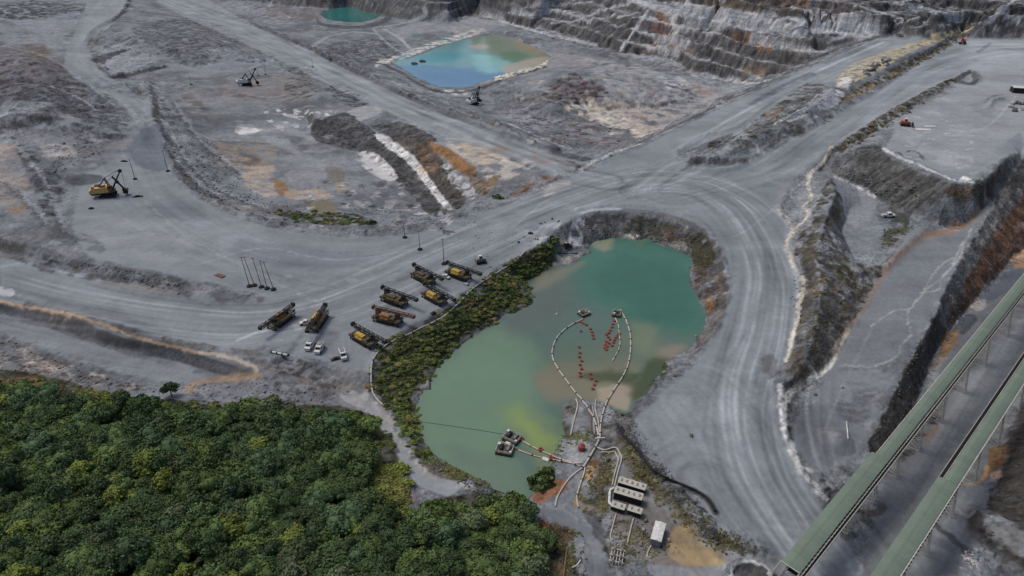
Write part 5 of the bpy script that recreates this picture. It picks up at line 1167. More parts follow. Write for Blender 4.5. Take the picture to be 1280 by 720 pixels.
pipe('left floating discharge line looping from the left pump float to the shore', "729,399 712,408 698,420 691,435 691,448 698,462 708,476 720,492 733,508 743,525 747,540 748,549", .3, collars=5)
pipe('right floating discharge line bowing from the right pump float to the shore', "777,391 783,402 788,420 788,440 785,456 779,470 770,484 760,500 754,515 751,530 750,549", .3, collars=5)
pipe('short straight hose from the right pump float towards the red floats', "769,398 773,407 774,418 775,430 772,440 765,452", .22, collars=4)
pipe('short pale pipe on the left side of the pump peninsula', "720,499 722,508 718,524 713,545", .28, collars=0)
pipe('pale pipe between the two discharge lines on the peninsula', "745,500 744,512 748,528 749,547", .24, collars=0); pipe('thin dark pipe up the middle of the peninsula', "737,506 738,520 739,542", .2, TAN, collars=0); pipe('thin pale pipe beside the dark one on the peninsula', "741,508 742,522 743,543", .16, collars=0)
pipe('main pale pipe running down from the peninsula to the pump junction', "749,550 744,560 737,572 731,582 727,587", .38, collars=5)
pipe('pale pipe curving down left from the junction to the lower service road', "727,586 718,593 709,602 701,614 696,624 694,634", .28, collars=0); pipe('pale and rusty pipe going straight down from the junction to the service road', "729,583 731,588 728,598 724,610 721,622 723,635", .28, collars=6, cm=RUST)
pipe('outer of two pale pipes leading to the pump sheds', "744,559 756,563 769,560 774,566 777,574 773,588 768,609", .26, collars=0); pipe('inner of two pale pipes leading to the pump sheds', "752,565 762,566 768,565 771,570 773,576 769,590 765,607", .22, collars=0)
pipe('white pipe bend hugging the left end of the pump sheds', "768,611 763,614 762,622 762,630 767,632", .42, WHT, collars=0)
pipe('outlet pipe running down from the left small pump house', "770,643 766,658 763,671 766,676", .22, collars=0); pipe('outlet pipe running down from the right small pump house', "792,648 788,663 784,680", .22, collars=0); pipe('short hooked outlet pipe below the white container', "814,682 810,690 809,696 814,698", .2, collars=0)
pipe('upper floating pump line with orange collars to the lower pump floats', "652,551 662,557 672,562 690,570 706,576 724,581", .26, collars=4, cm=ORG); pipe('middle floating pump line to the lower pump floats', "648,563 668,570 690,575 712,579 726,583", .24, collars=5); pipe('lower floating pump line to the lower pump floats', "643,561 660,566 680,572 700,577 725,582", .2, TAN, collars=0)
pipe('rust-orange hose curving down beside the wood edge', "690,664 692,672 688,682 682,692 677,702", .2, TAN, collars=0); pipe('straight rusty pipe on the brown slope beside the wood', "709,684 707,700 704,724", .26, TAN, collars=0); pipe('short white bent pipe on the brown slope', "715,710 721,707 726,700", .2, WHT, collars=0)
pipe('white pipe lying alone on the striped grey slope', "1058,527 1060,549", .22, WHT, collars=0); pipe('black hose trailing along the road berm above the pump sheds', "772,532 779,545 790,556 802,570 810,582 825,594 845,604 866,612 884,624 894,640", .34, BLACK, 'hose', 'hose', collars=0)
pipe('dark cable lying across the water to the lower pump floats', "524,527 560,532 600,538 630,543", .06, STEEL, 'cable', 'cable', collars=0)
pipe('pale pipe along the rim of the little pond terrace', "695,317 708,317 722,317", .18, STEEL, collars=0)
pipe('thin pale cable zigzag on the island between the haul roads', "968,155 985,146 999,139 1010,134", .3, WHT, collars=0)
# junction frames
for px, lb, s_ in (((750, 550), 'pipe clamp frame across the lines at the foot of the peninsula', 1.7), ((722, 581), 'white pipe clamp frame where the floating lines come ashore', 1.3)):
    p = hit(*px); t = thing('pipe_clamp', lb, 'pipe frame', p, .1); MB().box((0, 0, .9), (s_ * 2, .3, .25)).build('crossbar', WHT, t)
    for x in (-s_ * .9, s_ * .9): MB().box((x, 0, .4), (.25, .3, 1.0)).build('post', WHT, t)
# valve manifold
p = hit(771, 697); t = thing('valve_manifold', 'grey valve manifold of criss-cross pipes left at the bottom edge', 'pipe manifold', p, 1.3)
b = MB()
for i in range(5): b.cyl((-2.5, -1.6 + i * .8, .5), (2.5, -1.6 + i * .8, .5), .16)
for i in range(3): b.cyl((-2 + i * 2, -2, .8), (-2 + i * 2, 2, .8), .2)
b.build('pipework', PIPE, t)
for i in range(6): MB().cyl((-2 + (i % 3) * 2, -1 + (i // 3) * 2, .9), (-2 + (i % 3) * 2, -1 + (i // 3) * 2, 1.5), .12).cyl((-2 + (i % 3) * 2, -1 + (i // 3) * 2, 1.5), (-2 + (i % 3) * 2, -1 + (i // 3) * 2, 1.58), .34, n=12).build('valve', GREYP, t)

# ------------------------------------------------------------------ red floats
fl0 = None
STR = {"the curl under the left pump float": [(726, 402), (729, 404), (733, 406), (738, 411), (740, 415), (741, 419), (742, 423)], "the short string in mid pond": [(724, 434), (725, 441), (724, 446), (727, 451), (725, 456), (727, 461), (725, 466), (726, 470)],
       "the shallows above the peninsula": [(738, 467), (739, 473), (745, 476), (743, 481), (741, 486)], "the long double string below the right pump float": [(768, 401), (766, 405), (765, 409), (763, 413), (761, 416), (758, 418), (760, 421), (762, 424), (758, 427), (761, 429), (757, 431), (759, 433), (756, 435), (758, 437)],
       "the short string beside the right pump hose": [(774, 417), (772, 419), (770, 422), (768, 425), (767, 428), (765, 432)]}
for nm, ps in STR.items():
    for x, y in ps:
        lb = f'red ring float, one of {nm}'; q = at(x, y, ZW + .15); rz = random.uniform(0, 3)
        if fl0 is None:
            me = MB(); R, r = .46, .22
            for i in range(12):
                a, b_ = 2 * PI * i / 12, 2 * PI * (i + 1) / 12; me.cyl((R * math.cos(a), R * math.sin(a), .1), (R * math.cos(b_), R * math.sin(b_), .1), r, n=6, cap=False)
            me.box((0, 0, .1), (.9, .12, .12)); fl0 = me.build('float_ring', RED, None, True, q); tag(fl0, lb, 'float', 'red floats on the green pond')
        else:
            o = fl0.copy(); COL.objects.link(o); o.location = q; o['label'] = lb; o.rotation_euler = (0, 0, rz)
o = fl0.copy(); COL.objects.link(o); o.location = at(726, 414, ZW + .15); o['label'] = 'single red ring float drifting by itself under the left pump float'
for (x, y), lb in (((652, 549), 'orange red float at the right lower pump raft corner'), ((676, 562), 'orange red float halfway along the lower floating lines'), ((689, 573), 'dark red float where the lower lines meet the bank')):
    o = fl0.copy(); COL.objects.link(o); o.location = at(x, y, ZW + .25); o['label'] = lb; o.scale = (1.3, 1.3, 1.6)
q = at(696, 393, ZW); t = thing('marker_buoy', 'white stick buoy standing in the pond left of the pump floats', 'buoy', q); MB().cyl((0, 0, 0), (0, 0, 2.6), .12).build('stick', WHT, t); MB().cyl((0, 0, -.1), (0, 0, .4), .5, .4, n=12).build('float_base', WHT, t)

# ------------------------------------------------------------------ pump rafts
def raft(label, px, rz, m=STEEL, s_=1.0):
    t = thing('pump_raft', label, 'pump raft', at(px[0], px[1], ZW), rz, 'pump rafts on the green pond'); t.scale = (s_,) * 3
    for y in (-1.7, 1.7): MB().cyl((-2.7, y, .15), (2.7, y, .15), .6, n=10).build('pontoon', m, t)
    MB().box((0, 0, .8), (5.4, 4.0, .15)).build('deck', OLIVE, t)
    for x in (-1.1, 1.2): MB().cyl((x, -.9, 1.3), (x, .9, 1.3), .5, n=10).box((x, 1.3, 1.3), (.9, .5, .9)).build('pump', STEEL if x < 0 else GREYP, t)
    MB().box((-2.1, 1.1, 1.5), (.8, .9, 1.2)).box((2.2, -1.2, 1.2), (.7, .7, .6)).build('control_box', WHT, t)
    r = MB()
    for a, b_ in (((-2.6, -1.9), (2.6, -1.9)), ((2.6, -1.9), (2.6, 1.9)), ((2.6, 1.9), (-2.6, 1.9)), ((-2.6, 1.9), (-2.6, -1.9))):
        for z in (1.35, 1.85): r.cyl((*a, z), (*b_, z), .06, n=4)
        for k in range(3):
            x = a[0] + (b_[0] - a[0]) * k / 3; y = a[1] + (b_[1] - a[1]) * k / 3; r.cyl((x, y, .85), (x, y, 1.85), .06, n=4)
    r.build('handrail', PIPE, t)
raft('dark pump raft left of the two in the middle of the pond', (730, 393), .6, s_=.85); raft('pump raft with white motor covers, right of the two in mid pond', (771, 393), 1.3, s_=.85)
raft('upper of two dark pump rafts by the yellow-green water', (640, 549), -.55); raft('lower of two pump rafts by the yellow-green water', (631, 564), -.25)
for (x_, y_), lb in (((518, 80), 'tiny dark pump raft at the left end of the blue pond'), ((528, 77), 'second tiny dark pump raft on the blue pond, nearer its middle')):
    raft(lb, (x_, y_), .4, s_=1.2); COL.objects  # set on the blue pond's own level
    r_ = [o_ for o_ in COL.objects if o_.get('label') == lb][0]; r_.location = at(x_, y_, ZB); r_['group'] = 'pump rafts on the blue pond'
p = at(635, 555, ZW); t = thing('work_float', 'small white work float between the two lower pump rafts', 'float', p, -.4); MB().box((0, 0, .25), (1.9, 1.3, .6), tx=.9, ty=.9).build('hull', WHT, t)
p = at(682, 575, ZW); t = thing('work_float', 'white work float under the lines close to the bank', 'float', p, -.4); MB().box((0, 0, .25), (2.4, 1.5, .6), tx=.9, ty=.9).build('hull', WHT, t)
p = hit(727, 562); t = thing('red_tank', 'round red tank on the grey spit beside the main pipe', 'tank', p); MB().cyl((0, 0, 0), (0, 0, 1.7), 1.15, n=20).cyl((0, 0, 1.7), (0, 0, 2.15), 1.15, .5, n=20).build('shell', RED, t, False); MB().cyl((0, 0, 2.1), (0, 0, 2.35), .3, n=10).build('lid', RUST, t)

# ------------------------------------------------------------------ pump sheds
def shed(label, a, b, w, h, roofm, wallm, name='pump_shed', cat='shed', vents=5, louvre=True):
    """a, b: picture points of the ends of the roof's middle line"""
    g0 = hit((a[0] + b[0]) / 2, (a[1] + b[1]) / 2 + h * 4).z
    A_, B_ = Vector(at(*a, g0 + h)), Vector(at(*b, g0 + h)); c = (A_ + B_) / 2; L = (B_ - A_).length; rz = math.atan2(B_.y - A_.y, B_.x - A_.x)
    t = thing(name, label, cat, (c.x, c.y, g0 - .15), rz)
    MB().box((0, 0, h / 2), (L, w, h)).build('wall', wallm, t)
    rf = MB().prism([(-w / 2 - .15, 0), (w / 2 + .15, 0), (w / 2 + .15, .12), (0, .38), (-w / 2 - .15, .12)], -L / 2 - .15, L / 2 + .15).build('roof', roofm, t); rf.rotation_euler = (0, 0, PI / 2); rf.location = (0, 0, h + .004)
    for i in range(vents):
        x = -L / 2 + (i + .5) * L / vents
        MB().box((0, x, .42), (.9, .5, .22)).build('vent', GREYP, rf)
    if louvre:
        k = max(2, int(L / 1.3))
        for s_ in (-1, 1):
            for i in range(k): MB().box((-L / 2 + (i + .5) * L / k, s_ * (w / 2 + .03), h * .5), (L / k * .7, .06, h * .55)).build('louvre', BLACK, t)
    return t
shed('beige-roofed long pump shed farthest from the camera', (774, 599), (807, 609), 2.3, 2.4, BEIGE, STEEL); shed('beige-roofed long pump shed in the middle with dark louvred side', (769, 611), (803, 621), 2.5, 2.8, BEIGE, STEEL)
shed('short beige pump house at the left front of the sheds', (765, 629), (781, 634), 2.0, 2.0, BEIGE, STEEL, vents=2); shed('short beige pump house at the right front of the sheds', (786, 634), (802, 639), 2.0, 2.0, BEIGE, STEEL, vents=2)
shed('white shipping container standing alone right of the pump sheds', (826, 653), (820, 675), 2.7, 2.6, WHT, GREYP, 'container', 'container', vents=0, louvre=False)
p = hit(1280, 121); shed('white flat-roofed shelter at the right edge of the plateau', (1266, 108), (1300, 110), 7, 4, WHT, STEEL, 'open_shelter', 'shelter', vents=0, louvre=True)
def slab(label, px, d, rz):
    p = hit(*px); o = MB().box((0, 0, .12), (d[0], d[1], .14)).box((d[0] * .2, 0, .24), (d[0] * .5, d[1] * .8, .1)).build('flat_panel', WHT, None, loc=p); o.rotation_euler = (0, 0, rz); tag(o, label, 'panel')
slab('pale flat panels lying on the plateau right of the orange bulldozer', (1154, 162), (9, 4), -.15); slab('second pale flat panel just above the first on the plateau', (1163, 158), (7, 2.5), -.1)

# ------------------------------------------------------------------ conveyors
AZ = math.radians(46.4); DIR = Vector((math.sin(AZ), math.cos(AZ), 0)); RGT = Vector((math.cos(AZ), -math.sin(AZ), 0))
def conveyor(label, ref, zr, s0, s1, wl, wn, sswitch, edge_right=True, legs=()):
    R0 = Vector(at(*ref, zr)); rz = math.atan2(DIR.y, DIR.x)
    t = thing('conveyor', label, 'conveyor', (R0.x, R0.y, zr), rz, 'green-roofed conveyors crossing the pit road'); # local x along, local y to the left
    def roof(x0, x1, w, nm):
        b = MB(); k = 6; pr = [(i / k * w, .55 * math.sin(PI * (.12 + .76 * i / k)) - .2) for i in range(k + 1)]
        prof = pr + [(q[0], q[1] - .12) for q in reversed(pr)]
        n = len(prof); b.add([(x0, y, z) for y, z in prof] + [(x1, y, z) for y, z in prof], [(i, (i + 1) % n, n + (i + 1) % n, n + i) for i in range(n)] + [tuple(range(n - 1, -1, -1)), tuple(range(n, 2 * n))])
        return b.build('roof', GREEN, t)
    r1 = roof(s0, sswitch, wl, 'a'); r2 = roof(sswitch + .02, s1, wn, 'b')
    for rr, x0, x1, w in ((r1, s0, sswitch, wl), (r2, sswitch, s1, wn)):
        b = MB(); x = x0 + 1.0
        while x < x1:
            b.box((x, w / 2, .345), (.05, w * .3, .03)); x += 3.0
        b.box(((x0 + x1) / 2, w * .55, .37), (x1 - x0, .1, .06)).build('seam', GREEN, rr)
    MB().box(((s0 + s1) / 2, wn / 2, -1.35), (s1 - s0, wn * .7, .25)).build('belt', BLACK, t)
    MB().lattice((s0, wn / 2, -2.3), (s1, wn / 2, -2.3), wn * .95, 1.7, int((s1 - s0) / 3), .11).build('truss', GREYP, t)
    def walk(y0, y1, x0, x1):
        w_ = MB().box(((x0 + x1) / 2, (y0 + y1) / 2, -1.15), (x1 - x0, abs(y1 - y0), .1)).build('walkway', STEEL, t)
        for y in (y0, y1):
            b = MB().cyl((x0, y, -.05), (x1, y, -.05), .09, n=5).cyl((x0, y, -.6), (x1, y, -.6), .06, n=4); x = x0
            while x <= x1: b.cyl((x, y, -1.15), (x, y, -.05), .06, n=4); x += 2.2
            b.build('handrail', BEIGE, w_)
    if edge_right: walk(-.55, -1.35, s0 - 10, s1)
    else:
        b = MB().box(((s0 + s1) / 2, -.25, -.15), (s1 - s0, .3, .12)); b.build('edge_rail', BEIGE, t)
    walk(wn + .25, wl - .1, sswitch, s1) if not edge_right else MB().box(((sswitch + s1) / 2, wn + .25, -.1), (s1 - sswitch, .22, .12)).build('edge_rail', BEIGE, t)
    x = s0 + .5; i = 0
    while x < s0 + 70 and i < 45:
        MB().box((x, -.3, -.6), (.22, .5, .9), rx=.5).build('bracket', STEEL, t); x += 1.6; i += 1
    f = MB(); y1 = wl + .05
    for y in (-.05, y1): f.box((s0 - .1, y, -1.0), (.22, .22, 2.0))
    f.box((s0 - .1, wl / 2, .3), (.22, wl + .3, .22)).build('end_frame', BEIGE, t)
    if edge_right:
        MB().lattice((s0 - 14, wn / 2, -2.3), (s0 - .3, wn / 2, -2.3), wn * .95, 1.7, 5, .13).build('truss', GREYP, t)
        MB().cyl((s0 - 14, wl, -.05), (s0 - .2, wl, -.05), .1, n=5).build('handrail', BEIGE, t)
    for x in legs:
        for y in (wn / 2,):
            P0 = R0 + DIR * x + RGT * (-y); g_ = hz(P0.x, P0.y) - zr; top = -3.1
            if g_ > top - .5: continue
            b = MB(); k = .18 * (top - g_)
            for sy in (-1, 1):
                for sx in (-1, 1): b.cyl((x + sx * .7, y + sy * 1.3, top), (x + sx * .9, y + sy * (1.3 + k), g_), .15, n=5)
            nb = max(2, int((top - g_) / 3.6))
            for j in range(nb):
                z0, z1 = top + (g_ - top) * j / nb, top + (g_ - top) * (j + 1) / nb; w0, w1 = 1.3 + k * j / nb, 1.3 + k * (j + 1) / nb
                for sx in (-.8, .8):
                    b.cyl((x + sx, y - w0, z0), (x + sx, y + w1, z1), .08, n=4); b.cyl((x + sx, y + w0, z0), (x + sx, y - w1, z1), .08, n=4); b.cyl((x + sx, y - w1, z1), (x + sx, y + w1, z1), .08, n=4)
            b.build('trestle', PIPE, t)
    return t
ZC = 1.0
def along(ref, px):   # how far along the conveyor a picture point lies
    a = Vector(at(*ref, ZC)); b = Vector(at(*px, ZC)); return (b - a).dot(DIR)
R1, R2 = (1084.6, 609), (1124, 720)
conveyor('left green-roofed conveyor whose roof ends above the haul road', R1, ZC, along(R1, (996, 715)), 330, 5.0, 3.55, along(R1, (1110, 575)), True, [-8, 10, 28, 48, 70, 95, 120, 150, 180, 215, 250])
conveyor('right green-roofed conveyor leaving the bottom of the photo', R2, ZC, -24, 360, 5.0, 3.55, along(R2, (1196, 607)), False, [-14, 8, 27, 48, 70, 95, 120, 150, 180, 215, 250, 290])
# ------------------------------------------------------------------ rocks
def rockmesh(seed, n=1):
    r = np.random.default_rng(seed); b = MB()
    import bmesh
    bm = bmesh.new(); bmesh.ops.create_icosphere(bm, subdivisions=2, radius=1)
    for v in bm.verts:
        d = v.co; k = 1 + .35 * math.sin(d.x * 3 + seed) * math.cos(d.y * 2.4 + seed * 2) + .2 * (r.random() - .5); v.co = Vector((d.x * k, d.y * k * .8, d.z * k * .65))
    V_ = np.array([v.co[:] for v in bm.verts]); F_ = np.array([[v.index for v in f.verts] for f in bm.faces]); bm.free(); return V_, F_
ROCKS = [rockmesh(s) for s in range(5)]
STONE = mat('grey_stone', (92, 90, 88), .9, .3, sc=2); PALE = mat('pale_stone', (150, 148, 145), .9, .2, sc=2)
_rm = []
for i, (v, f) in enumerate(ROCKS):
    me = bpy.data.meshes.new('boulder'); me.from_pydata(v.tolist(), [], f.tolist()); me.materials.append(STONE if i % 2 else PALE); _rm.append(me)
def boulder(px, r, label, group):
    p = hit(*px); o = bpy.data.objects.new('boulder', random.choice(_rm)); COL.objects.link(o); o.location = p + Vector((0, 0, r * .35)); o.scale = (r, r, r); o.rotation_euler = (0, 0, random.uniform(0, 6)); tag(o, label, 'boulder', group)
for i in range(34):
    t_ = random.random(); boulder((1078 + 32 * t_ + random.uniform(-3, 3), 91 - 14 * t_ + random.uniform(-4, 4)), random.uniform(1.2, 2.6), 'grey boulder heaped with others on the yellow ridge between the upper haul roads', 'boulders heaped on the yellow ridge')
for i in range(26):
    boulder((random.uniform(1262, 1300), random.uniform(126, 142)), random.uniform(1.0, 2.4), 'boulder in the dark heap below the white-roofed shelter at the right edge', 'boulders in the heap at the right edge')
for x, y in ((676, 280), (681, 278), (690, 274), (697, 277), (668, 298), (671, 299), (663, 301), (648, 303), (640, 308), (586, 352), (583, 356), (655, 296)):
    boulder((x, y), random.uniform(.5, 1.1), 'pale rock by the road edge above the pond corner', 'pale rocks by the road edge')
for x, y in ((1240, 668), (1237, 667), (1052, 484), (1019, 494), (760, 575), (836, 422), (843, 470), (864, 545)):
    boulder((x, y), random.uniform(.6, 1.0), 'single small pale rock lying on bare grey ground', 'scattered single rocks')
def joined(name, parts, mats, label, cat, kind=None, tints=None):
    """parts: list of (verts, faces, tint)"""
    vs_, fs_, ts = [], [], []; o = 0
    for v, f, t in parts:
        vs_.append(v); fs_.append(f + o); o += len(v); ts.append(t if t.ndim == 2 else np.tile(t, (len(v), 1)))
    v = np.concatenate(vs_); f = np.concatenate(fs_); t = np.concatenate(ts); k = f.shape[1]
    me = bpy.data.meshes.new(name); me.vertices.add(len(v)); me.vertices.foreach_set('co', v.reshape(-1).astype(np.float32))
    me.loops.add(f.size); me.loops.foreach_set('vertex_index', f.reshape(-1).astype(np.int32)); me.polygons.add(len(f))
    me.polygons.foreach_set('loop_start', np.arange(0, f.size, k, dtype=np.int32)); me.polygons.foreach_set('loop_total', np.full(len(f), k, np.int32)); me.update(calc_edges=True)
    ca = me.color_attributes.new('tint', 'FLOAT_COLOR', 'POINT'); ca.data.foreach_set('color', np.concatenate([t, np.ones((len(t), 1))], 1).reshape(-1).astype(np.float32))
    me.materials.append(mats)
    if name is None: return me
    ob = bpy.data.objects.new(name, me); COL.objects.link(ob); tag(ob, label, cat, None, kind); return ob
def rotz(a): c, s = math.cos(a), math.sin(a); return np.array([[c, -s, 0], [s, c, 0], [0, 0, 1]])

rm_, n, l = new_mat('rubble_stone'); a_ = n.new('ShaderNodeAttribute'); a_.attribute_name = 'tint'; l.new(a_.outputs['Color'], n['Principled BSDF'].inputs['Base Color']); n['Principled BSDF'].inputs['Roughness'].default_value = .9
parts = []
bmv, bmf = ROCKS[0]
def low(seed):
    r = np.random.default_rng(seed); v = np.array([[1, 0, 0], [-1, 0, 0], [0, 1, 0], [0, -1, 0], [0, 0, 1], [0, 0, -1]], float) * (.6 + .5 * r.random((6, 1))) + r.normal(0, .12, (6, 3))
    f = np.array([[0, 2, 4], [2, 1, 4], [1, 3, 4], [3, 0, 4], [2, 0, 5], [1, 2, 5], [3, 1, 5], [0, 3, 5]]); return v, f
LOW = [low(s) for s in range(8)]
RZ = [("200,180 260,170 320,240 420,285 330,280 250,240", 500), ("60,225 130,190 120,170 70,180", 130), ("440,260 600,250 600,285 470,290", 350), ("640,170 740,150 800,165 740,195 680,180", 300), ("0,420 120,470 230,490 100,490 0,470", 260), ("728,280 860,290 880,300 840,300 740,298", 300), ("1000,360 1070,350 1060,400 1000,450", 260), ("1090,540 1160,420 1220,330 1190,420 1120,560", 350), ("1040,200 1180,240 1130,262 1060,225", 250),
      ("890,180 1030,110 1040,140 950,180", 300), ("740,500 790,520 880,650 960,690 900,690 800,600", 450), ("660,640 730,670 730,720 690,710", 200), ("730,610 770,570 800,640 860,690 780,720", 250), ("1240,560 1290,540 1290,650 1240,620", 200), ("1202,690 1222,688 1220,706 1206,706", 90), ("130,330 230,355 225,368 30,320", 220), ("880,340 905,350 900,400 860,440 870,400", 200), ("520,560 640,625 600,620 530,580", 160), ("760,260 1000,90 980,80 850,95", 0), ("230,478 440,485 400,512 250,512", 240), ("560,300 660,280 640,315 600,345", 60)]
for f, cnt in RZ:
    w = [hitxy(*q) for q in parse(f)]; xs = [q[0] for q in w]; ys = [q[1] for q in w]; A0 = np.array(w); k = 0; tries = 0
    while k < cnt and tries < 40:
        tries += 1; px_ = RNG.uniform(min(xs), max(xs), 400); py_ = RNG.uniform(min(ys), max(ys), 400); d = polydist(px_, py_, w)
        for x, y in zip(px_[d < 0], py_[d < 0]):
            if k >= cnt: break
            v, fa = LOW[RNG.integers(8)]; r = RNG.uniform(.18, .5) * (1 if RNG.random() < .9 else 1.9) * (1 if y < 350 else 1.6); i_ = int(np.argmin(np.abs(V - xy2uv(x, y)[1]))); j_ = int(np.argmin(np.abs(U - xy2uv(x, y)[0]))); gc = C[i_, j_] * RNG.uniform(.8, 1.55)
            parts.append((v @ rotz(RNG.uniform(0, 6)).T * r + np.array([x, y, hz(x, y) + r * .2]), fa, gc)); k += 1
joined('rubble', parts, rm_, 'loose grey stones scattered over the broken ground and slopes', 'rubble', 'stuff')

# ------------------------------------------------------------------ foliage
fm, n, l = new_mat('foliage'); a_ = n.new('ShaderNodeAttribute'); a_.attribute_name = 'tint'; oi = n.new('ShaderNodeObjectInfo')
mr = n.new('ShaderNodeMapRange'); mr.inputs['To Min'].default_value = .72; mr.inputs['To Max'].default_value = 1.25; l.new(oi.outputs['Random'], mr.inputs[0])
sc2 = n.new('ShaderNodeVectorMath'); sc2.operation = 'SCALE'; l.new(a_.outputs['Color'], sc2.inputs[0]); l.new(mr.outputs[0], sc2.inputs['Scale']); l.new(sc2.outputs[0], n['Principled BSDF'].inputs['Base Color'])
n['Principled BSDF'].inputs['Roughness'].default_value = .85; n['Principled BSDF'].inputs['Specular IOR Level'].default_value = .1
bark = mat('bark', (78, 68, 56), .9)
def crown(seed, R, H0, H1, hue, nleaf=900, leaf=.42, lobes=9):
    """leaf clumps spread through lobes of a crown between heights H0 and H1"""
    r = np.random.default_rng(seed); cen = []; rad = []
    for i in range(lobes):
        a = r.uniform(0, 2 * PI); q = math.sqrt(r.uniform(0, 1)) * .8 * R if i else 0; z = H0 + (H1 - H0) * (.3 + .5 * r.random() * (1 - q / R)) if i else (H0 + H1) / 2
        cen.append((q * math.cos(a), q * math.sin(a), z)); rad.append(R * r.uniform(.22, .46) if i else R * .6)
    cen = np.array(cen); rad = np.array(rad); P_ = []; N_ = []
    while len(P_) < nleaf:
        i = r.integers(lobes); d = r.normal(size=3); d /= np.linalg.norm(d)
        if d[2] < -.35: continue
        k = rad[i] * (r.uniform(.8, 1.16) if r.random() < .85 else r.uniform(.5, .9)); p = cen[i] + d * k * np.array([1, 1, .85])
        if np.min(np.linalg.norm((p - cen) / rad[:, None], axis=1)) < .55 and r.random() < .8: continue
        P_.append(p); N_.append(d)
    P_ = np.array(P_); N_ = np.array(N_) + r.normal(0, .6, (nleaf, 3)); N_ /= np.linalg.norm(N_, axis=1)[:, None]
    T1 = np.cross(N_, r.normal(size=(nleaf, 3))); T1 /= np.linalg.norm(T1, axis=1)[:, None]; T2 = np.cross(N_, T1)
    s_ = leaf * r.uniform(.55, 1.25, (nleaf, 1))
    v = np.stack([P_ - T1 * s_ - T2 * s_ * .3, P_ + T2 * s_ * -.8, P_ + T1 * s_ + T2 * s_ * .2 + N_ * s_ * -.25, P_ + T2 * s_ * .85 - N_ * s_ * .15], 1).reshape(-1, 3)
    f = np.arange(nleaf * 4).reshape(-1, 4)
    base = lin(hue) * .95; lobe_t = r.uniform(.9, 1.12, lobes); near = np.argmin(np.linalg.norm(P_[:, None] - cen[None], axis=2) / rad, axis=1)
    t = base[None] * (lobe_t[near] * r.uniform(.87, 1.15, nleaf))[:, None]; t[:, 0] *= r.uniform(.85, 1.2, nleaf); t = np.repeat(t, 4, 0)
    # solid cores added inside the lobes to block sight and light through the crown
    ic = ROCKS[0]; cv_, cf_ = [], []
    for c_, q in zip(cen, rad): cf_.append(ic[1] + len(cv_) * len(ic[0])); cv_.append(ic[0] * np.array([1, 1.2, 1.35]) * q * .68 + c_)
    cv_ = np.concatenate(cv_); cf_ = np.concatenate(cf_); cf4 = np.concatenate([cf_, cf_[:, :1]], 1)
    return v, f, t, cv_, cf_, np.tile(base * .95, (len(cv_), 1))
def to_mesh(name, v, f, t, cv_, cf_, ct, m):
    me = bpy.data.meshes.new(name); V_ = np.concatenate([v, cv_]); nq = len(f); nt = len(cf_)
    me.vertices.add(len(V_)); me.vertices.foreach_set('co', V_.reshape(-1).astype(np.float32)); lv = np.concatenate([f.reshape(-1), (cf_ + len(v)).reshape(-1)]); me.loops.add(len(lv)); me.loops.foreach_set('vertex_index', lv.astype(np.int32))
    me.polygons.add(nq + nt); ls = np.concatenate([np.arange(nq) * 4, nq * 4 + np.arange(nt) * 3]); me.polygons.foreach_set('loop_start', ls.astype(np.int32)); me.polygons.foreach_set('loop_total', np.concatenate([np.full(nq, 4), np.full(nt, 3)]).astype(np.int32)); me.update(calc_edges=True)
    ca = me.color_attributes.new('tint', 'FLOAT_COLOR', 'POINT'); T_ = np.concatenate([t, ct]); ca.data.foreach_set('color', np.concatenate([T_, np.ones((len(T_), 1))], 1).reshape(-1).astype(np.float32)); me.materials.append(m); return me
HUES = [(75, 91, 57), (67, 84, 54), (80, 96, 57), (72, 87, 58), (86, 101, 56), (70, 89, 63), (62, 77, 53), (102, 112, 56), (80, 90, 65)]
KIND = ['dark green round-crowned tree in the dense wood', 'very dark green tree in the dense wood', 'mid green broad-crowned tree in the dense wood', 'dark green round-crowned tree in the dense wood', 'fresh green tree in the dense wood', 'bluish green tree in the dense wood', 'very dark green tree in the dense wood', 'yellow-green tree standing out in the dense wood', 'grey-green tree in the dense wood']
VAR = [crown(100 + i, 3.1 + .25 * (i % 3), 1.6, 6.4 + .6 * (i % 4), h, 1700, .27, 15 + i % 4) for i, h in enumerate(HUES)]
VM = [to_mesh('crown', *v, fm) for v in VAR]
def trunk_mesh(h, r, seed):
    rr = random.Random(seed); b = MB(); b.tube([(0, 0, -.4), (.08, .05, h * .4), (.0, .1, h * .8)], r, 7)
    for i in range(4):
        a = rr.uniform(0, 6.28); z = h * rr.uniform(.4, .6); b.cyl((0, 0, z), (math.cos(a) * h * .28, math.sin(a) * h * .28, z + h * .3), r * .45, r * .15, n=5)
    me = bpy.data.meshes.new('trunk'); me.from_pydata([tuple(q) for q in b.v], [], b.f); me.materials.append(bark); return me
TM = [trunk_mesh(6.4, .2, s) for s in range(3)]
WOOD = "-260,480 -60,482 0,490 60,498 120,508 200,518 260,518 330,518 400,522 440,528 462,540 474,562 482,590 478,615 490,640 500,655 540,648 600,640 650,642 672,658 680,690 676,760 640,830 -260,880"
w = [hitxy(*q) for q in parse(WOOD)]; xs = [q[0] for q in w]; ys = [q[1] for q in w]
cell = 3.25; spots = []
for i in range(int((max(xs) - min(xs)) / cell) + 1):
    for j in range(int((max(ys) - min(ys)) / cell) + 1):
        spots.append((min(xs) + (i + .5 * (j % 2) + random.uniform(-.38, .38)) * cell, min(ys) + (j + random.uniform(-.38, .38)) * cell))
sx = np.array([q[0] for q in spots]); sy = np.array([q[1] for q in spots]); d = polydist(sx, sy, w); keep = d < 0
trees = []
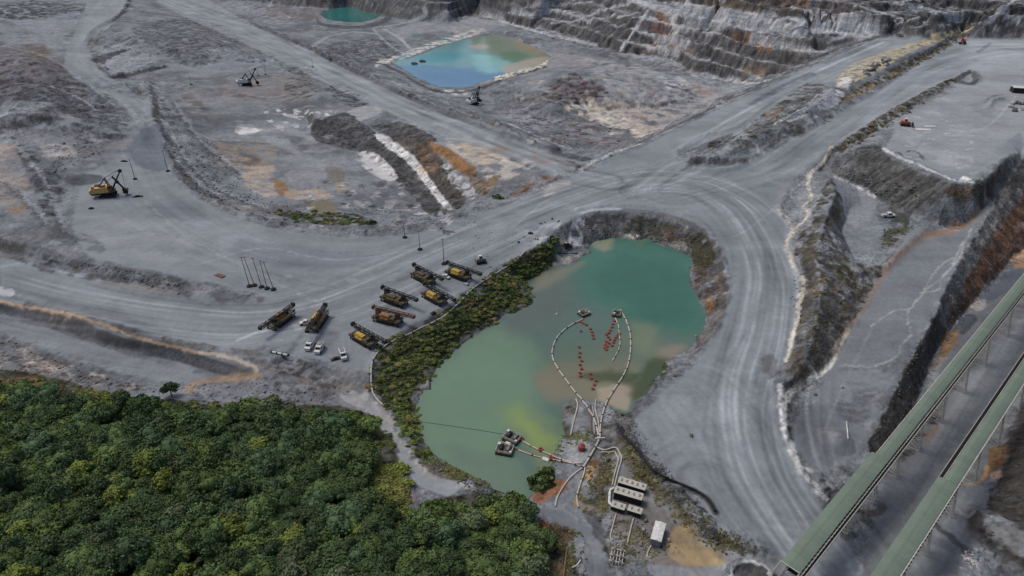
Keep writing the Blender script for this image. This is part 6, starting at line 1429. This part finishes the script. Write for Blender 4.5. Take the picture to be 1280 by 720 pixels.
for x, y in zip(sx[keep], sy[keep]):
    z = hz(x, y); zc = y * CP + (H - z) * SP; yc = y * SP - (H - z) * CP; u, v_ = 640 + F * x / zc, 360 - F * yc / zc
    kk = fbm(np.array(x / 22), np.array(y / 22), 3, 4)
    if 455 < u < 500 and 560 < v_ < 640: continue
    sz = random.choice((random.uniform(.42, .75), random.uniform(.7, 1.05), random.uniform(.85, 1.25))) * (1 + .3 * float(kk))
    g_ = float(fbm(np.array(x / 30), np.array(y / 30), 3, 44)); vi = random.choices(range(9), [5, 4 - 6 * min(g_, .5), max(.5, 4 + 8 * g_), 4, max(.4, 3 + 9 * g_), 2.5, max(.5, 3.5 - 8 * g_), max(.2, .8 + 4 * g_), 1.2])[0]
    trees.append((x, y, z, u, v_, sz, vi))
vis = [q for q in trees if -8 < q[3] < 1288 and q[4] < 735]; print('trees in view', len(vis), 'of', len(trees))
vis.sort(key=lambda q: (q[0] ** 2 + q[1] ** 2 + H * H) / q[5] ** 2); ind = vis[:290]; ids = {id(q) for q in ind}
first = None
for x, y, z, u, v_, sz, vi in ind:
    t = thing('broadleaf_tree', KIND[vi], 'tree', (x, y, z - .2), random.uniform(0, 6.28), KIND[vi].replace('tree', 'trees', 1)); w_ = random.uniform(1.05, 1.35); t.scale = (sz * w_, sz * w_ * random.uniform(.85, 1.1), sz * random.uniform(.8, 1.2))
    c = bpy.data.objects.new('crown', VM[vi]); COL.objects.link(c); c.parent = t; c = bpy.data.objects.new('trunk', TM[vi % 3]); COL.objects.link(c); c.parent = t
lo_ = [crown(300 + i, 3.1, 2.0, 7.4, h, 420, .6, 9) for i, h in enumerate(HUES)]
parts = []
for q in trees:
    if id(q) in ids: continue
    x, y, z, u, v_, sz, vi = q; far = not (-100 < u < 1300 and v_ < 760)
    v, f, t, cv_, cf_, ct = lo_[vi] if far else VAR[vi]
    M = rotz(random.uniform(0, 6)).T * sz * np.array([1.2, 1.15, random.uniform(.8, 1.2)]); b = random.uniform(.8, 1.18); o_ = np.array([x, y, z - .2])
    parts.append((v @ M + o_, f, t * b)); parts.append((cv_ @ M + o_, np.concatenate([cf_, cf_[:, :1]], 1)[:, [0, 1, 2, 3]], ct * b))
# (the added inner cores go in as degenerate quads: drop the doubled corner by splitting them apart)
pq = [p for p in parts if len(p[1]) and p[1].shape[1] == 4 and not (p[1][:, 0] == p[1][:, 3]).any()]
pt = [(p[0], p[1][:, :3], p[2]) for p in parts if (p[1][:, 0] == p[1][:, 3]).any()]
def quad2tri(p): return (p[0], np.concatenate([p[1][:, [0, 1, 2]], p[1][:, [0, 2, 3]]]), p[2])
joined('woodland', [quad2tri(p) for p in pq] + pt, fm, 'the rest of the dense green wood behind its nearest trees', 'woodland', 'stuff')

def one_tree(label, px, vi, sz, name='broadleaf_tree', cat='tree', group=None):
    p = hit(*px); t = thing(name, label, cat, p - Vector((0, 0, .2)), random.uniform(0, 6), group); t.scale = (sz, sz, sz)
    c = bpy.data.objects.new('crown', VM[vi]); COL.objects.link(c); c.parent = t; c = bpy.data.objects.new('trunk', TM[0]); COL.objects.link(c); c.parent = t
one_tree('dark tree standing clear above the edge of the wood against grey ground', (215, 495), 6, .9)
bsh = [crown(500 + i, 1.6, -.5, 1.1, h, 280, .27, 9) for i, h in enumerate([(84, 98, 54), (98, 104, 58), (76, 88, 54), (106, 108, 64), (102, 92, 68), (110, 118, 60)])]
BM = [to_mesh('leaves', *v, fm) for v in bsh]
def bush(label, px, vi, sz, h=1.0):
    p = hit(*px); o = bpy.data.objects.new('bush', BM[vi]); COL.objects.link(o); o.location = p; o.scale = (sz, sz, sz * h); o.rotation_euler = (0, 0, random.uniform(0, 6)); tag(o, label, 'bush')
bush('large round dark bush overhanging the south end of the pond', (676, 603), 2, 2.6); bush('second bush merging with the large one at the south end of the pond', (684, 594), 2, 1.7)
bush('dark bush alone at the foot of the orange cutting by the haul road', (622, 248), 2, 2.2, .8); bush('small dark bush at the right end of the green strip in the old pit', (465, 280), 2, 1.7)
bush('dark bush on the slope left of the pump trailer', (690, 302), 2, 2.2); bush('dark tree-like bush inside the little dark hollow left of the pale ramp', (686, 308), 0, 1.4)
# scrub: too dense to count
SC = [("466,455 478,436 500,421 530,409 560,391 590,366 618,345 640,332 664,318 690,306 694,320 682,338 668,346 656,352 645,345 622,354 600,372 580,388 560,400 548,410 530,417 510,430 492,440 480,455 476,472 478,490 486,500 470,492 464,480", 520, (0, 1, 1, 2, 4), .75),
      ("640,332 664,322 690,325 684,338 668,346 660,354 665,370 655,384 640,388 628,394 600,414 572,434 550,454 536,472 524,484 500,500 480,486 478,465 495,440 530,417 560,400 600,372", 900, (0, 1, 1, 2, 3, 4), .8),
      ("478,490 522,500 518,540 530,560 545,572 520,570 500,535", 170, (1, 1, 0, 3), .8), ("530,565 560,582 600,598 640,624 620,618 585,604 548,588", 130, (1, 0, 3, 4), .6), ("505,520 520,530 525,560 560,585 590,598 560,592 530,580", 80, (1, 3), .6),
      ("95,486 130,490 165,502 160,512 110,508 90,500", 90, (5, 3, 1), .8), ("-60,468 40,474 95,492 60,494 0,486 -60,480", 130, (1, 3, 4, 0), .8), ("150,500 215,503 300,508 400,514 450,520 440,528 300,518 170,514", 170, (0, 1, 2, 3), .7),
      ("470,580 498,586 502,640 507,652 486,644 470,612", 240, (5, 5, 3, 1), 1.3), ("440,515 465,525 490,560 476,560 455,535", 60, (0, 1, 2), .8), ("806,462 816,452 834,456 830,470 808,488 790,498 788,486 798,474", 60, (2, 0), .45), ("716,470 750,466 790,468 795,474 740,477", 90, (0, 1), .61),
      ("345,264 378,264 430,266 466,279 420,281 350,274", 130, (0, 1, 2, 4), .9), ("775,548 800,575 840,612 870,642 905,670 950,692 900,685 850,655 800,600 778,565", 190, (1, 3, 4, 0), .5), ("700,542 752,545 745,553 706,552 694,575 684,588 690,565", 90, (1, 0, 3), .5), ("745,568 768,565 765,605 762,640 740,640 726,632 735,600", 130, (1, 3, 4), .5),
      ("672,648 730,668 735,722 690,722 686,690", 110, (4, 1, 0), .5), ("770,655 825,680 800,705 765,705", 80, (2, 3, 4), .5), ("730,282 800,272 850,286 866,298 860,312 880,300 892,312 888,334 868,336 862,312 840,300 780,290", 170, (2, 4, 1), .6), ("1000,300 1060,330 1090,340 1060,400 1040,440 1005,470 990,400", 200, (2, 4, 1), .5), ("1105,290 1135,268 1140,285 1105,312", 60, (1, 2), .6),
      ("1040,190 1100,148 1190,98 1150,130 1080,178", 110, (2, 4, 1), .8), ("1060,118 1120,84 1200,48 1130,90 1075,118", 110, (1, 4, 3), .8), ("660,585 690,588 692,600 676,612 660,606", 40, (2, 0), .8), ("1190,380 1215,330 1250,280 1240,330 1200,385", 40, (4, 2), .6), ("1095,540 1150,440 1165,440 1120,560", 60, (2, 4), .6), ("1190,238 1240,228 1232,250 1195,250", 50, (4, 3), .6)]
parts = []
for f, cnt, kinds, s0 in SC:
    small = s0 <= .6; s0 = s0 * (.5 if small else 1); cnt = int(cnt * (2.2 if small else 1))
    w = [hitxy(*q) for q in parse(f)]; xs = [q[0] for q in w]; ys = [q[1] for q in w]; k = 0; tries = 0
    while k < cnt and tries < 60:
        tries += 1; px_ = RNG.uniform(min(xs), max(xs), 300); py_ = RNG.uniform(min(ys), max(ys), 300); d = polydist(px_, py_, w)
        for x, y, dd in zip(px_[d < 1.5], py_[d < 1.5], d[d < 1.5]):
            if k >= cnt: break
            if dd > -2.5 and random.random() < .55: continue
            nn = float(fbm(np.array(x / 9), np.array(y / 9), 3, 46))
            if nn < -.03 and random.random() < .7: continue
            k += 1; z = hz(x, y)
            if z < ZW - .3 and y < 400: continue
            v, fa, t, cv_, cf_, ct = bsh[kinds[int((nn + .5 + random.uniform(-.15, .15)) * len(kinds)) % len(kinds)]]; sz = s0 * random.choice((random.uniform(.35, .6), random.uniform(.5, .95), random.uniform(.8, 1.3))); M = rotz(random.uniform(0, 6)).T * sz * np.array([1.15, 1.0, random.uniform(.45, .95)]); b = random.uniform(.65, 1.25); o_ = np.array([x, y, max(z, ZW - .1)])
            parts.append(quad2tri((v @ M + o_, fa, t * b))); parts.append((cv_ @ M + o_, cf_, ct * b))
joined('scrub', parts, fm, 'low scrub and grass covering the pond banks and berms', 'scrub', 'stuff')
print('done')
